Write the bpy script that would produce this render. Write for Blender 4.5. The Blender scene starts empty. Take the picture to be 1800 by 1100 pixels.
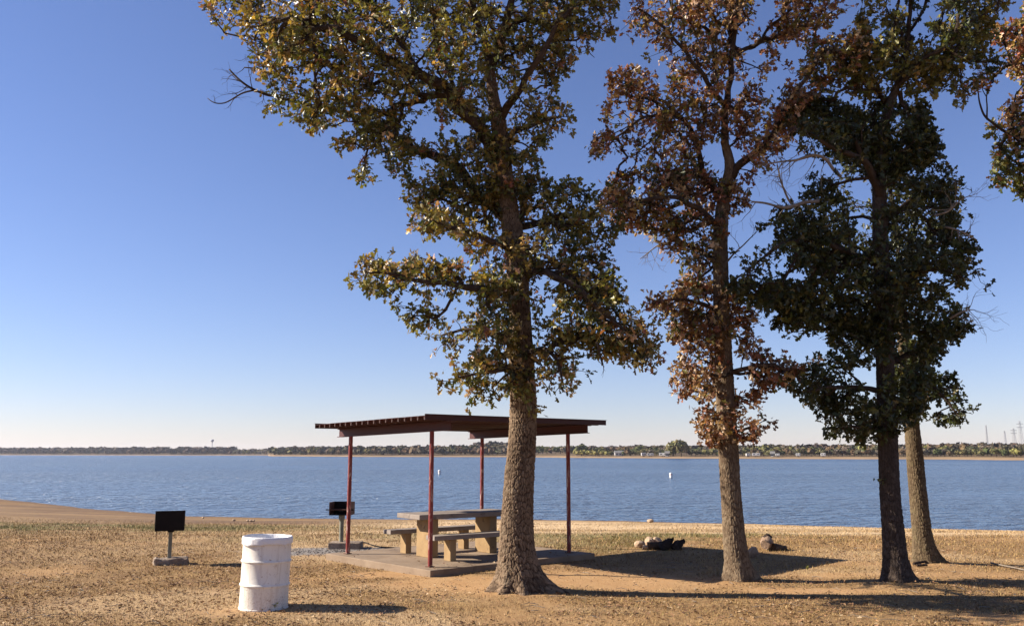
import bpy, bmesh, math, random
import numpy as np
from mathutils import Vector, Matrix

random.seed(7)
RNG = np.random.default_rng(7)
sc = bpy.context.scene
COL = sc.collection

# ------------------------------------------------------------------ camera
F_PX, CAM_H, HOR = 1565.0, 1.85, 797.0          # focal length in photo pixels, eye height, horizon row
PITCH = math.atan((HOR - 550.0) / F_PX)
cam_d = bpy.data.cameras.new('camera')
cam_d.sensor_width = 36.0
cam_d.lens = 36.0 * F_PX / 1800.0
cam_d.clip_start, cam_d.clip_end = 0.1, 20000.0
cam = bpy.data.objects.new('camera', cam_d)
COL.objects.link(cam)
cam.location = (0, 0, CAM_H)
cam.rotation_euler = (math.radians(90) + PITCH, 0, 0)
sc.camera = cam

# ------------------------------------------------------------------ sky, sun, exposure
SUN_ELEV, SUN_ROT = math.radians(30.0), math.radians(274.0)
wd = bpy.data.worlds.new('World')
sc.world = wd
wd.use_nodes = True
wn = wd.node_tree
sky = wn.nodes.new('ShaderNodeTexSky')
sky.sky_type = 'NISHITA'
sky.sun_disc = False
sky.sun_elevation, sky.sun_rotation = SUN_ELEV, SUN_ROT
sky.air_density, sky.dust_density, sky.ozone_density = 1.0, 0.05, 3.2
tint = wn.nodes.new('ShaderNodeMix')
tint.data_type, tint.blend_type = 'RGBA', 'MULTIPLY'
tint.inputs['Factor'].default_value = 1.0
tint.inputs['B'].default_value = (0.985, 0.925, 1.16, 1)      # white balance of the photograph
wn.links.new(sky.outputs[0], tint.inputs['A'])
bgn = wn.nodes['Background']
wn.links.new(tint.outputs['Result'], bgn.inputs[0])
bgn.inputs[1].default_value = 0.054
sun_d = bpy.data.lights.new('sun', 'SUN')
sun_d.energy, sun_d.angle, sun_d.color = 5.0, math.radians(0.53), (1.0, 0.90, 0.76)
sun = bpy.data.objects.new('sun', sun_d)
COL.objects.link(sun)
to_sun = Vector((math.sin(SUN_ROT) * math.cos(SUN_ELEV), math.cos(SUN_ROT) * math.cos(SUN_ELEV), math.sin(SUN_ELEV)))
sun.rotation_euler = to_sun.to_track_quat('Z', 'Y').to_euler()
sun.location = (-20, 0, 30)
sc.view_settings.view_transform = 'Standard'
sc.view_settings.look = 'None'
sc.view_settings.gamma = 1.0
sc.view_settings.use_curve_mapping = False
sc.view_settings.exposure = 1.22
sc.render.engine = 'CYCLES'
sc.cycles.max_bounces = 6
sc.cycles.transparent_max_bounces = 6
sc.cycles.volume_bounces = 0

# ------------------------------------------------------------------ helpers
CP, SP = math.cos(PITCH), math.sin(PITCH)

def ray(u, v):
    u = np.asarray(u, float); v = np.asarray(v, float)
    yu = (550.0 - v) / F_PX
    return np.stack([(u - 900.0) / F_PX + 0 * yu, CP - yu * SP, SP + yu * CP], -1)

def gnd(u, v, z=0.0):
    d = ray(u, v)
    return np.array([0, 0, CAM_H]) + d * ((z - CAM_H) / d[..., 2:3])

def at(u, v, Y):
    d = ray(u, v)
    return np.array([0, 0, CAM_H]) + d * (np.asarray(Y, float)[..., None] / d[..., 1:2])

def tag(o, label=None, cat=None, group=None, kind=None):
    if label: o['label'] = label
    if cat: o['category'] = cat
    if group: o['group'] = group
    if kind: o['kind'] = kind
    return o

def empty(name, loc=(0, 0, 0), rz=0.0):
    o = bpy.data.objects.new(name, None)
    o.empty_display_size = 0.2
    COL.objects.link(o)
    o.location = loc
    o.rotation_euler = (0, 0, rz)
    return o

def link(name, me, parent=None, mat=None, smooth=False):
    o = bpy.data.objects.new(name, me)
    COL.objects.link(o)
    if parent is not None:
        o.parent = parent
    if mat is not None and not me.materials:
        me.materials.append(mat)
    if smooth:
        me.polygons.foreach_set('use_smooth', np.ones(len(me.polygons), bool))
    return o

def np_mesh(name, V, faces, smooth=False, attrs=None):
    """V (n,3); faces a list of (m,k) index arrays; attrs {name: (n,) or (n,4)} on points"""
    me = bpy.data.meshes.new(name)
    V = np.ascontiguousarray(V, dtype=np.float32)
    faces = [np.asarray(f, dtype=np.int32) for f in faces if len(f)]
    me.vertices.add(len(V))
    me.vertices.foreach_set('co', V.ravel())
    nl = sum(f.size for f in faces); npoly = sum(len(f) for f in faces)
    me.loops.add(nl)
    me.loops.foreach_set('vertex_index', np.concatenate([f.ravel() for f in faces]))
    starts, s = [], 0
    for f in faces:
        k = f.shape[1]
        starts.append(s + np.arange(len(f)) * k); s += f.size
    me.polygons.add(npoly)
    me.polygons.foreach_set('loop_start', np.concatenate(starts).astype(np.int32))
    if smooth:
        me.polygons.foreach_set('use_smooth', np.ones(npoly, bool))
    me.update(calc_edges=True)
    for k, a in (attrs or {}).items():
        a = np.asarray(a, dtype=np.float32)
        if a.ndim == 2:
            at_ = me.attributes.new(k, 'FLOAT_COLOR', 'POINT'); at_.data.foreach_set('color', np.ascontiguousarray(a).ravel())
        else:
            at_ = me.attributes.new(k, 'FLOAT', 'POINT'); at_.data.foreach_set('value', a)
    return me

def hsh(*ks):
    s = np.zeros_like(np.asarray(ks[0], float))
    for k, c in zip(ks, (127.1, 311.7, 74.7, 53.3)):
        s = s + np.asarray(k, float) * c
    s = np.sin(s) * 43758.5453
    return s - np.floor(s)

def vnoise(p, scale=1.0, seed=0.0):
    """smooth value noise of (n,2|3) points, 0..1"""
    p = np.asarray(p, float) * scale
    i = np.floor(p); f = p - i; f = f * f * (3 - 2 * f)
    d = p.shape[-1]; out = 0
    for c in range(1 << d):
        w = 1; ks = []
        for a in range(d):
            b = (c >> a) & 1
            w = w * (f[..., a] if b else 1 - f[..., a]); ks.append(i[..., a] + b)
        out = out + w * hsh(*ks, np.full(p.shape[:-1], seed + 1.7) if d < 4 else 0)
    return out

def fbm(p, scale=1.0, octv=4, seed=0.0):
    s, a, t = 0, 1.0, 0
    for o in range(octv):
        s = s + a * vnoise(p, scale * 2 ** o, seed + 3.1 * o); t += a; a *= 0.5
    return s / t

def worley(x, y, seed=0.0, perx=None):
    ix, iy = np.floor(x), np.floor(y)
    f1 = np.full(x.shape, 9.0); f2 = f1.copy(); idc = np.zeros(x.shape)
    for dx in (-1, 0, 1):
        for dy in (-1, 0, 1):
            cx, cy = ix + dx, iy + dy
            hx = np.mod(cx, perx) if perx else cx
            px = cx + 0.15 + 0.7 * hsh(hx, cy, cx * 0 + seed); py = cy + 0.15 + 0.7 * hsh(hx + 17.3, cy, cx * 0 + seed + 5)
            d = np.hypot(px - x, py - y)
            c = d < f1
            f2 = np.where(c, f1, np.minimum(f2, d)); idc = np.where(c, hsh(hx, cy, cx * 0 + seed + 9), idc); f1 = np.where(c, d, f1)
    return f1, f2, idc

def sstep(a, b, x):
    t = np.clip((x - a) / (b - a), 0, 1)
    return t * t * (3 - 2 * t)

# --- small bmesh builder
class MB:
    def __init__(self): self.bm = bmesh.new()
    def box(self, c, s, rz=0.0, bev=0.0, rx=0.0, ry=0.0, M=None):
        r = bmesh.ops.create_cube(self.bm, size=1.0)
        vs = r['verts']
        bmesh.ops.scale(self.bm, vec=s, verts=vs)
        if bev:
            es = list({e for v in vs for e in v.link_edges})
            q = bmesh.ops.bevel(self.bm, geom=es, offset=bev, segments=2, affect='EDGES', profile=0.5)
            vs = list({v for f in q['faces'] for v in f.verts} | {v for v in vs if v.is_valid})
        m = Matrix.Translation(c) @ Matrix.Rotation(rz, 4, 'Z') @ Matrix.Rotation(ry, 4, 'Y') @ Matrix.Rotation(rx, 4, 'X')
        if M is not None: m = M @ m
        bmesh.ops.transform(self.bm, matrix=m, verts=vs)
        return vs
    def tube(self, pts, rad, n=8, cap=True):
        pts = [Vector(p) for p in pts]
        rad = rad if hasattr(rad, '__len__') else [rad] * len(pts)
        rings, up = [], None
        for i, p in enumerate(pts):
            t = (pts[min(i + 1, len(pts) - 1)] - pts[max(i - 1, 0)]).normalized()
            if up is None:
                up = Vector((0, 0, 1)) if abs(t.z) < 0.9 else Vector((1, 0, 0))
            a = (up - t * up.dot(t)).normalized(); b = t.cross(a); up = a
            rings.append([self.bm.verts.new(p + (a * math.cos(2 * math.pi * k / n) + b * math.sin(2 * math.pi * k / n)) * rad[i]) for k in range(n)])
        for r0, r1 in zip(rings, rings[1:]):
            for k in range(n):
                self.bm.faces.new((r0[k], r0[(k + 1) % n], r1[(k + 1) % n], r1[k]))
        if cap:
            self.bm.faces.new(rings[0][::-1]); self.bm.faces.new(rings[-1])
    def lathe(self, prof, n=48, c=(0, 0, 0), fn=None):
        rings = []
        for (r, z) in prof:
            if r < 1e-5:
                rings.append([self.bm.verts.new((c[0], c[1], c[2] + z))]); continue
            rg = []
            for k in range(n):
                a = 2 * math.pi * k / n
                rr, zz = fn(a, r, z) if fn else (r, z)
                rg.append(self.bm.verts.new((c[0] + rr * math.cos(a), c[1] + rr * math.sin(a), c[2] + zz)))
            rings.append(rg)
        for r0, r1 in zip(rings, rings[1:]):
            for k in range(n):
                k2 = (k + 1) % n
                if len(r0) == 1: self.bm.faces.new((r0[0], r1[k2], r1[k]))
                elif len(r1) == 1: self.bm.faces.new((r0[k], r0[k2], r1[0]))
                else: self.bm.faces.new((r0[k], r0[k2], r1[k2], r1[k]))
    def rock(self, c, s, seed=0, rough=0.35, rz=0.0, sub=2):
        r = bmesh.ops.create_icosphere(self.bm, subdivisions=sub, radius=1.0)
        rnd = random.Random(seed)
        planes = [(Vector((rnd.gauss(0, 1), rnd.gauss(0, 1), rnd.gauss(0, 1))).normalized(), rnd.uniform(0.62, 0.95)) for _ in range(11)]
        M = Matrix.Translation(c) @ Matrix.Rotation(rz, 4, 'Z') @ Matrix.Diagonal((*s, 1))
        for v in r['verts']:
            p = v.co.copy()
            for nrm, d in planes:
                k = p.dot(nrm)
                if k > d: p -= nrm * (k - d) * 0.9
            p *= 1 + rnd.uniform(-1, 1) * rough * 0.15
            v.co = M @ p
    def build(self, name, mat, parent=None, smooth=False):
        me = bpy.data.meshes.new(name)
        bmesh.ops.recalc_face_normals(self.bm, faces=self.bm.faces[:])
        self.bm.to_mesh(me); self.bm.free()
        return link(name, me, parent, mat, smooth)

def autosmooth(o, deg=40):
    me = o.data
    me.polygons.foreach_set('use_smooth', np.ones(len(me.polygons), bool))
    me.set_sharp_from_angle(angle=math.radians(deg))
    return o

# --- materials
class NT:
    def __init__(self, name):
        self.m = bpy.data.materials.new(name); self.m.use_nodes = True
        self.t = self.m.node_tree
        self.b = self.t.nodes['Principled BSDF']; self.out = self.t.nodes['Material Output']
    def n(self, typ, **kw):
        nd = self.t.nodes.new('ShaderNode' + typ)
        for k, v in kw.items():
            if hasattr(nd, k): setattr(nd, k, v)
            else: nd.inputs[k].default_value = v
        return nd
    def l(self, a, b): self.t.links.new(a, b)
    def noise(self, scale, detail=4, rough=0.6, vec=None, dist=0.0):
        nd = self.n('TexNoise'); nd.inputs['Scale'].default_value = scale; nd.inputs['Detail'].default_value = detail
        nd.inputs['Roughness'].default_value = rough; nd.inputs['Distortion'].default_value = dist
        if vec is not None: self.l(vec, nd.inputs['Vector'])
        return nd.outputs[0]
    def coord(self, kind='Object', scale=None):
        c = self.n('TexCoord').outputs[kind]
        if scale is None: return c
        mp = self.n('Mapping'); mp.inputs['Scale'].default_value = scale; self.l(c, mp.inputs['Vector'])
        return mp.outputs[0]
    def pos(self, scale=None):
        c = self.n('NewGeometry').outputs['Position']
        if scale is None: return c
        mp = self.n('Mapping'); mp.inputs['Scale'].default_value = scale; self.l(c, mp.inputs['Vector'])
        return mp.outputs[0]
    def ramp(self, fac, lo, hi, a=0.0, b=1.0):
        r = self.n('MapRange'); r.inputs['From Min'].default_value = lo; r.inputs['From Max'].default_value = hi
        r.inputs['To Min'].default_value = a; r.inputs['To Max'].default_value = b
        self.l(fac, r.inputs['Value']); return r.outputs[0]
    def mix(self, fac, a, b, mode='MIX'):
        m = self.n('Mix'); m.data_type = 'RGBA'; m.blend_type = mode
        for v, k in ((fac, 'Factor'), (a, 'A'), (b, 'B')):
            if isinstance(v, (int, float)): m.inputs[k].default_value = v
            elif isinstance(v, tuple): m.inputs[k].default_value = (*v, 1) if len(v) == 3 else v
            else: self.l(v, m.inputs[k])
        return m.outputs['Result']
    def math(self, op, a, b=0.0):
        m = self.n('Math', operation=op)
        for i, v in enumerate((a, b)):
            if isinstance(v, (int, float)): m.inputs[i].default_value = v
            else: self.l(v, m.inputs[i])
        return m.outputs[0]
    def attr(self, name, out='Fac'):
        return self.n('Attribute', attribute_name=name).outputs[out]
    def bump(self, h, strength=0.5, dist=0.02):
        b = self.n('Bump'); b.inputs['Strength'].default_value = strength; b.inputs['Distance'].default_value = dist
        self.l(h, b.inputs['Height']); self.l(b.outputs[0], self.b.inputs['Normal'])
    def set(self, col=None, rough=None, spec=None, metal=None):
        for v, k in ((col, 'Base Color'), (rough, 'Roughness'), (spec, 'Specular IOR Level'), (metal, 'Metallic')):
            if v is None: continue
            if isinstance(v, tuple): self.b.inputs[k].default_value = (*v, 1) if len(v) == 3 else v
            elif isinstance(v, (int, float)): self.b.inputs[k].default_value = v
            else: self.l(v, self.b.inputs[k])
        return self.m

def mat_mottle(name, c1, c2, scale, rough=0.8, spec=0.3, bump=0.3, dist=0.01, bscale=None, c3=None, s3=None):
    t = NT(name); co = t.coord()
    col = t.mix(t.ramp(t.noise(scale, 5, 0.65, co), 0.35, 0.65), c1, c2)
    if c3: col = t.mix(t.ramp(t.noise(s3, 4, 0.7, co), 0.58, 0.68), col, c3)
    if bump: t.bump(t.noise(bscale or scale * 6, 4, 0.7, co), bump, dist)
    return t.set(col, rough, spec)

M = {}
# ground -----------------------------------------------------------------
t = NT('dry_ground'); p = t.pos()
n1 = t.noise(0.9, 6, 0.7, p); n2 = t.noise(9.0, 5, 0.75, p); n3 = t.noise(45.0, 4, 0.75, p)
base = t.mix(t.ramp(n1, 0.36, 0.62), (0.285, 0.174, 0.074), (0.18, 0.102, 0.050))
base = t.mix(t.ramp(n2, 0.42, 0.62, 0, 0.7), base, (0.33, 0.22, 0.104))
base = t.mix(t.ramp(n3, 0.50, 0.66, 0, 0.75), base, (0.10, 0.06, 0.034))
base = t.mix(t.ramp(t.noise(22.0, 3, 0.7, p), 0.60, 0.70, 0, 0.8), base, (0.36, 0.25, 0.125))
green = t.mix(n3, (0.10, 0.105, 0.034), (0.21, 0.165, 0.065))
soil = t.mix(t.ramp(t.noise(2.2, 6, 0.7, p), 0.35, 0.7), (0.355, 0.205, 0.095), (0.41, 0.26, 0.13))
soil = t.mix(t.ramp(n3, 0.52, 0.72, 0, 0.5), soil, (0.24, 0.125, 0.055))
mud = t.mix(t.ramp(t.noise(0.45, 6, 0.75, t.pos((1, 2.2, 1)), .6), 0.38, 0.62), (0.105, 0.062, 0.042), (0.185, 0.12, 0.076))
mud = t.mix(t.ramp(t.noise(3.0, 5, 0.75, p), 0.5, 0.7, 0, 0.7), mud, (0.21, 0.15, 0.085))
straw = t.mix(n2, (0.60, 0.44, 0.27), (0.46, 0.325, 0.18))
grav = t.mix(t.ramp(t.noise(28.0, 2, 0.5, p), 0.4, 0.6), (0.13, 0.115, 0.105), (0.27, 0.245, 0.225))
col = t.mix(t.attr('straw'), base, straw)
mk = t.n('Attribute', attribute_name='mask'); sp = t.n('SeparateColor'); t.l(mk.outputs['Color'], sp.inputs[0])
col = t.mix(sp.outputs[1], col, green)
col = t.mix(sp.outputs[2], col, mud)
col = t.mix(sp.outputs[0], col, soil)
col = t.mix(mk.outputs['Alpha'], col, grav)
h = t.math('ADD', t.math('MULTIPLY', n2, 0.6), t.math('MULTIPLY', n3, 0.4))
t.bump(h, 0.6, 0.03)
M['ground'] = t.set(col, 0.95, 0.1)

t = NT('dry_grass_blade'); M['blade'] = t.set(t.attr('col', 'Color'), 0.7, 0.2)
t = NT('leaf_litter'); M['litter'] = t.set(t.attr('col', 'Color'), 0.75, 0.25)
# water -------------------------------------------------------------------
t = NT('lake_water'); p = t.pos()
w1 = t.noise(1.0, 2, 0.55, t.pos((0.26, 0.42, 1)), 0.4); w2 = t.noise(1.0, 3, 0.6, t.pos((0.95, 1.15, 1)), 0.3)
w3 = t.noise(1.0, 3, 0.5, t.pos((0.012, 0.035, 1)))
hh = t.math('ADD', t.math('MULTIPLY', w1, 0.52), t.math('MULTIPLY', w2, 0.60))
hh = t.math('MULTIPLY', hh, t.ramp(t.noise(1.0, 4, 0.6, t.pos((0.010, 0.028, 1)), 0.8), 0.3, 0.7, 0.45, 1.25))
t.bump(hh, 1.0, 2.4)
wc = t.mix(t.ramp(w3, 0.35, 0.65), (0.048, 0.088, 0.158), (0.068, 0.118, 0.20))
t.b.inputs['IOR'].default_value = 1.33
M['water'] = t.set(wc, 0.2, 0.36)
# bark --------------------------------------------------------------------
def mat_bark(name, ridge, furrow, lichen):
    t = NT(name); co = t.coord()
    r = t.attr('relief')
    c = t.mix(t.ramp(r, 0.05, 0.75), furrow, ridge)
    c = t.mix(t.ramp(t.noise(7.0, 5, 0.7, co), 0.52, 0.72, 0, 0.6), c, lichen)
    c = t.mix(t.ramp(t.noise(1.7, 4, 0.65, t.coord('Object', (1.6, 1.6, .7)), .6), 0.5, 0.68, 0, 0.6), c, furrow)
    c = t.mix(t.ramp(t.noise(60.0, 3, 0.7, co), 0.3, 0.7, 0, 0.35), c, furrow)
    t.bump(t.noise(1.0, 5, 0.75, t.coord('Object', (70, 70, 24))), 0.9, 0.016)
    return t.set(c, 0.92, 0.12)
M['bark1'] = mat_bark('oak_bark_grey_brown', (0.27, 0.19, 0.125), (0.045, 0.028, 0.018), (0.30, 0.235, 0.16))
M['bark2'] = mat_bark('oak_bark_tan', (0.215, 0.160, 0.105), (0.075, 0.048, 0.030), (0.26, 0.21, 0.14))
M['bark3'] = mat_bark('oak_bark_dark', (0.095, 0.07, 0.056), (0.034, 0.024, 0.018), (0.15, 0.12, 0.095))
M['bark4'] = mat_bark('oak_bark_mossy', (0.17, 0.125, 0.075), (0.06, 0.04, 0.024), (0.175, 0.145, 0.075))
def mat_limb(name, a, b):
    t = NT(name); co = t.coord()
    c = t.mix(t.ramp(t.noise(9, 5, 0.7, co), 0.35, 0.65), a, b)
    t.bump(t.noise(1.0, 4, 0.7, t.coord('Object', (50, 50, 30))), 0.8, 0.02)
    return t.set(c, 0.9, 0.15)
M['limb'] = mat_limb('oak_limb', (0.070, 0.048, 0.034), (0.032, 0.022, 0.016))
M['dead'] = mat_limb('dead_branch', (0.26, 0.215, 0.17), (0.15, 0.12, 0.095))
M['twig'] = mat_limb('twig_bark', (0.055, 0.037, 0.027), (0.032, 0.022, 0.016))
# leaves ------------------------------------------------------------------
t = NT('oak_leaf'); c = t.attr('col', 'Color')
t.set(c, 0.40, 0.36)
tr = t.n('BsdfTranslucent'); t.l(t.mix(1.0, c, (1.25, 1.15, 0.55), 'MULTIPLY'), tr.inputs['Color'])
ms = t.n('MixShader'); ms.inputs[0].default_value = 0.28
t.l(t.b.outputs[0], ms.inputs[1]); t.l(tr.outputs[0], ms.inputs[2]); t.l(ms.outputs[0], t.out.inputs['Surface'])
M['leaf'] = t.m
# built things --------------------------------------------------------------
def mat_paint(name, paint, worn, lo, hi, sc_=(9, 9, 3), dirt=None, rough=0.5):
    t = NT(name); co = t.coord('Object', sc_)
    n = t.noise(1.0, 6, 0.72, co, 0.5)
    c = t.mix(t.ramp(t.noise(3.0, 4, 0.6, t.coord()), 0.35, 0.65, 0, 0.5), paint, tuple(x * 0.72 for x in paint))
    c = t.mix(t.ramp(n, lo, hi), c, worn)
    if dirt:
        c = t.mix(t.ramp(t.noise(14.0, 5, 0.75, t.coord()), 0.56, 0.75, 0, 0.6), c, dirt)
    t.bump(t.noise(30, 4, 0.7, t.coord()), 0.15, 0.004)
    return t.set(c, rough, 0.4)
M['red_post'] = mat_paint('flaking_red_paint', (0.18, 0.022, 0.018), (0.40, 0.27, 0.23), 0.555, 0.61, (17, 17, 4.5), (0.30, 0.10, 0.075))
M['red_roof'] = mat_paint('maroon_roof_paint', (0.045, 0.0072, 0.006), (0.06, 0.015, 0.012), 0.62, 0.75, (6, 6, 6), rough=0.55)
M['red_beam'] = mat_paint('red_beam_paint', (0.066, 0.0085, 0.0075), (0.09, 0.02, 0.016), 0.62, 0.75, (5, 5, 5), rough=0.55)
M['slab'] = mat_mottle('tan_concrete', (0.265, 0.197, 0.138), (0.185, 0.132, 0.09), 1.6, 0.9, 0.2, 0.3, 0.006, 60, (0.14, 0.098, 0.066), 2.2)
M['tabletop'] = mat_mottle('weathered_concrete', (0.25, 0.21, 0.18), (0.185, 0.152, 0.13), 4.0, 0.85, 0.25, 0.3, 0.005, 70, (0.12, 0.098, 0.082), 7.0)
M['pedestal'] = mat_mottle('buff_concrete', (0.33, 0.225, 0.115), (0.26, 0.17, 0.085), 3.0, 0.9, 0.2, 0.35, 0.006, 60, (0.17, 0.115, 0.065), 5.0)
M['footing'] = mat_mottle('rough_footing', (0.34, 0.27, 0.21), (0.20, 0.15, 0.115), 6.0, 0.95, 0.1, 0.9, 0.03, 22)
M['black'] = mat_mottle('sooty_steel', (0.006, 0.005, 0.005), (0.013, 0.009, 0.008), 8.0, 0.75, 0.15, 0.2, 0.004, 40)
M['rust'] = mat_mottle('rusty_steel', (0.13, 0.062, 0.036), (0.07, 0.036, 0.025), 12.0, 0.75, 0.3, 0.3, 0.004, 50)
M['greypost'] = mat_mottle('weathered_green_grey_post', (0.22, 0.215, 0.165), (0.13, 0.13, 0.10), 9.0, 0.65, 0.35, 0.2, 0.003, 40, (0.10, 0.06, 0.045), 10)
t = NT('white_barrel_paint'); co = t.coord()
c = t.mix(t.ramp(t.noise(2.5, 5, 0.6, co), 0.35, 0.7), (0.735, 0.70, 0.635), (0.66, 0.62, 0.555))
streak = t.noise(1.0, 4, 0.65, t.coord('Object', (16, 16, 1.3)))
c = t.mix(t.ramp(streak, 0.50, 0.72, 0, 0.6), c, (0.40, 0.31, 0.235))
zc = t.n('SeparateXYZ'); t.l(co, zc.inputs[0])
low = t.ramp(zc.outputs[2], 0.0, 0.32, 1.0, 0.0)
spk = t.ramp(t.noise(55, 3, 0.6, co), 0.52, 0.64, 0, 1)
c = t.mix(t.math('MULTIPLY', t.math('MULTIPLY', low, spk), 0.7), c, (0.34, 0.235, 0.17))
c = t.mix(t.ramp(t.noise(26, 3, 0.6, co), 0.64, 0.70, 0, 0.7), c, (0.33, 0.22, 0.16))
c = t.mix(t.ramp(t.noise(7, 6, 0.75, t.coord('Object', (1, 1, .5)), 1.0), 0.60, 0.68, 0, 0.55), c, (0.42, 0.31, 0.22))
t.bump(t.noise(5, 3, 0.5, co), 0.25, 0.02)
M['barrel'] = t.set(c, 0.55, 0.35)
t = NT('white_plastic_bag'); co = t.coord()
t.bump(t.noise(22, 3, 0.6, co, 1.0), 0.5, 0.02)
M['bag'] = t.set((0.70, 0.68, 0.67), 0.35, 0.5)
M['stone'] = mat_mottle('pale_stone', (0.46, 0.34, 0.23), (0.30, 0.20, 0.13), 6.0, 0.9, 0.2, 0.5, 0.02, 30)
M['char'] = mat_mottle('charred_wood', (0.022, 0.015, 0.012), (0.055, 0.036, 0.026), 10.0, 0.8, 0.2, 0.9, 0.03, 25)
M['ashlog'] = mat_mottle('ashy_wood', (0.12, 0.082, 0.06), (0.04, 0.028, 0.021), 7.0, 0.9, 0.15, 0.9, 0.03, 22)
M['greywood'] = mat_mottle('weathered_wood', (0.38, 0.265, 0.185), (0.20, 0.13, 0.088), 7.0, 0.9, 0.15, 0.8, 0.03, 22)
M['white_hull'] = mat_mottle('white_panels', (0.48, 0.47, 0.46), (0.40, 0.39, 0.38), 0.8, 0.5, 0.4, 0)
M['greyroof'] = mat_mottle('grey_roofing', (0.20, 0.19, 0.185), (0.14, 0.135, 0.13), 0.8, 0.8, 0.3, 0)
M['darkglass'] = mat_mottle('dark_window', (0.03, 0.035, 0.04), (0.05, 0.05, 0.05), 0.8, 0.15, 0.5, 0)
M['tower'] = mat_mottle('pale_tower_paint', (0.36, 0.37, 0.40), (0.32, 0.33, 0.36), 0.3, 0.6, 0.3, 0)
M['buoy'] = mat_mottle('white_buoy', (0.78, 0.76, 0.74), (0.62, 0.60, 0.57), 3.0, 0.5, 0.4, 0)
M['buoyband'] = mat_mottle('orange_band', (0.55, 0.14, 0.03), (0.45, 0.11, 0.03), 3.0, 0.5, 0.4, 0)
M['steel'] = mat_mottle('galvanised_steel', (0.42, 0.42, 0.44), (0.33, 0.33, 0.35), 0.5, 0.5, 0.4, 0)
M['far_soil'] = None
t = NT('far_shore_soil'); p = t.pos()
c = t.mix(t.ramp(t.noise(0.03, 5, 0.7, p), 0.35, 0.65), (0.33, 0.225, 0.135), (0.22, 0.15, 0.085))
c = t.mix(t.ramp(t.noise(0.4, 4, 0.7, p), 0.45, 0.7, 0, 0.6), c, (0.22, 0.155, 0.08))
c = t.mix(t.ramp(t.attr('inland'), 12, 45), c, (0.12, 0.085, 0.05))
M['far_soil'] = t.set(c, 0.95, 0.1)
t = NT('far_foliage')
M['far_leaf'] = t.set(t.mix(0.35, t.attr('col', 'Color'), t.mix(t.n('ObjectInfo').outputs['Random'], (0.12, 0.085, 0.06), (0.10, 0.10, 0.045))), 0.85, 0.1)

# ------------------------------------------------------------------ the ground
SX = np.array([-4000, -400, -150, -80, -55, -39.2, -26.9, -17.8, -9.1, 3.0, 11.2, 15.9, 22.6, 34, 60, 150, 4000.])
SY = np.array([260, 200, 140, 100, 82, 69.6, 57.3, 50.1, 48.4, 47.5, 44.9, 42.5, 40.3, 37, 33, 31, 31.])
WATER_Z = -1.55

def shore_y(x):
    x = np.asarray(x, float)
    w = 0.45 * (vnoise(np.stack([x, x * 0], -1), 0.35, 4) - 0.5) + 0.22 * (vnoise(np.stack([x, x * 0], -1), 1.3, 6) - 0.5)
    return np.interp(x, SX, SY) + w

def ground_z(x, y):
    x = np.asarray(x, float); y = np.asarray(y, float)
    ys = shore_y(x)
    tt = (y - 19.0) / np.maximum(ys - 19.0, 5)
    z = np.where(tt > 0, WATER_Z * np.where(tt < 0.12, tt * tt / 0.24, tt - 0.06) / 0.94, 0.0)
    z = np.maximum(z, -6.0)
    P = np.stack([x, y], -1)
    near = np.exp(-((np.hypot(x + 0.0, y - 15) / 60) ** 2))
    z = z + near * (0.05 * (vnoise(P, 0.33, 2) - 0.5) + 0.022 * (fbm(P, 2.4, 3, 5) - 0.5)) - 0.004
    for (tx, ty, hgt, rr) in ((0.13, 12.5, 0.05, 0.75), (3.34, 13.6, 0.04, 0.6), (5.6, 13.42, 0.035, 0.6), (7.0, 15.5, 0.04, 0.6)):
        z = z + hgt * np.exp(-((x - tx) ** 2 + (y - ty) ** 2) / rr ** 2)
    return z

E1 = np.array([0.750, 0.661]); E2 = np.array([-0.661, 0.750]); SH0 = np.array([-1.282, 14.382])
SH_YAW = math.atan2(E1[1], E1[0])

def sh(a, b, z=0.0):
    q = SH0 + E1 * a + E2 * b
    return (q[0], q[1], z)

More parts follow.
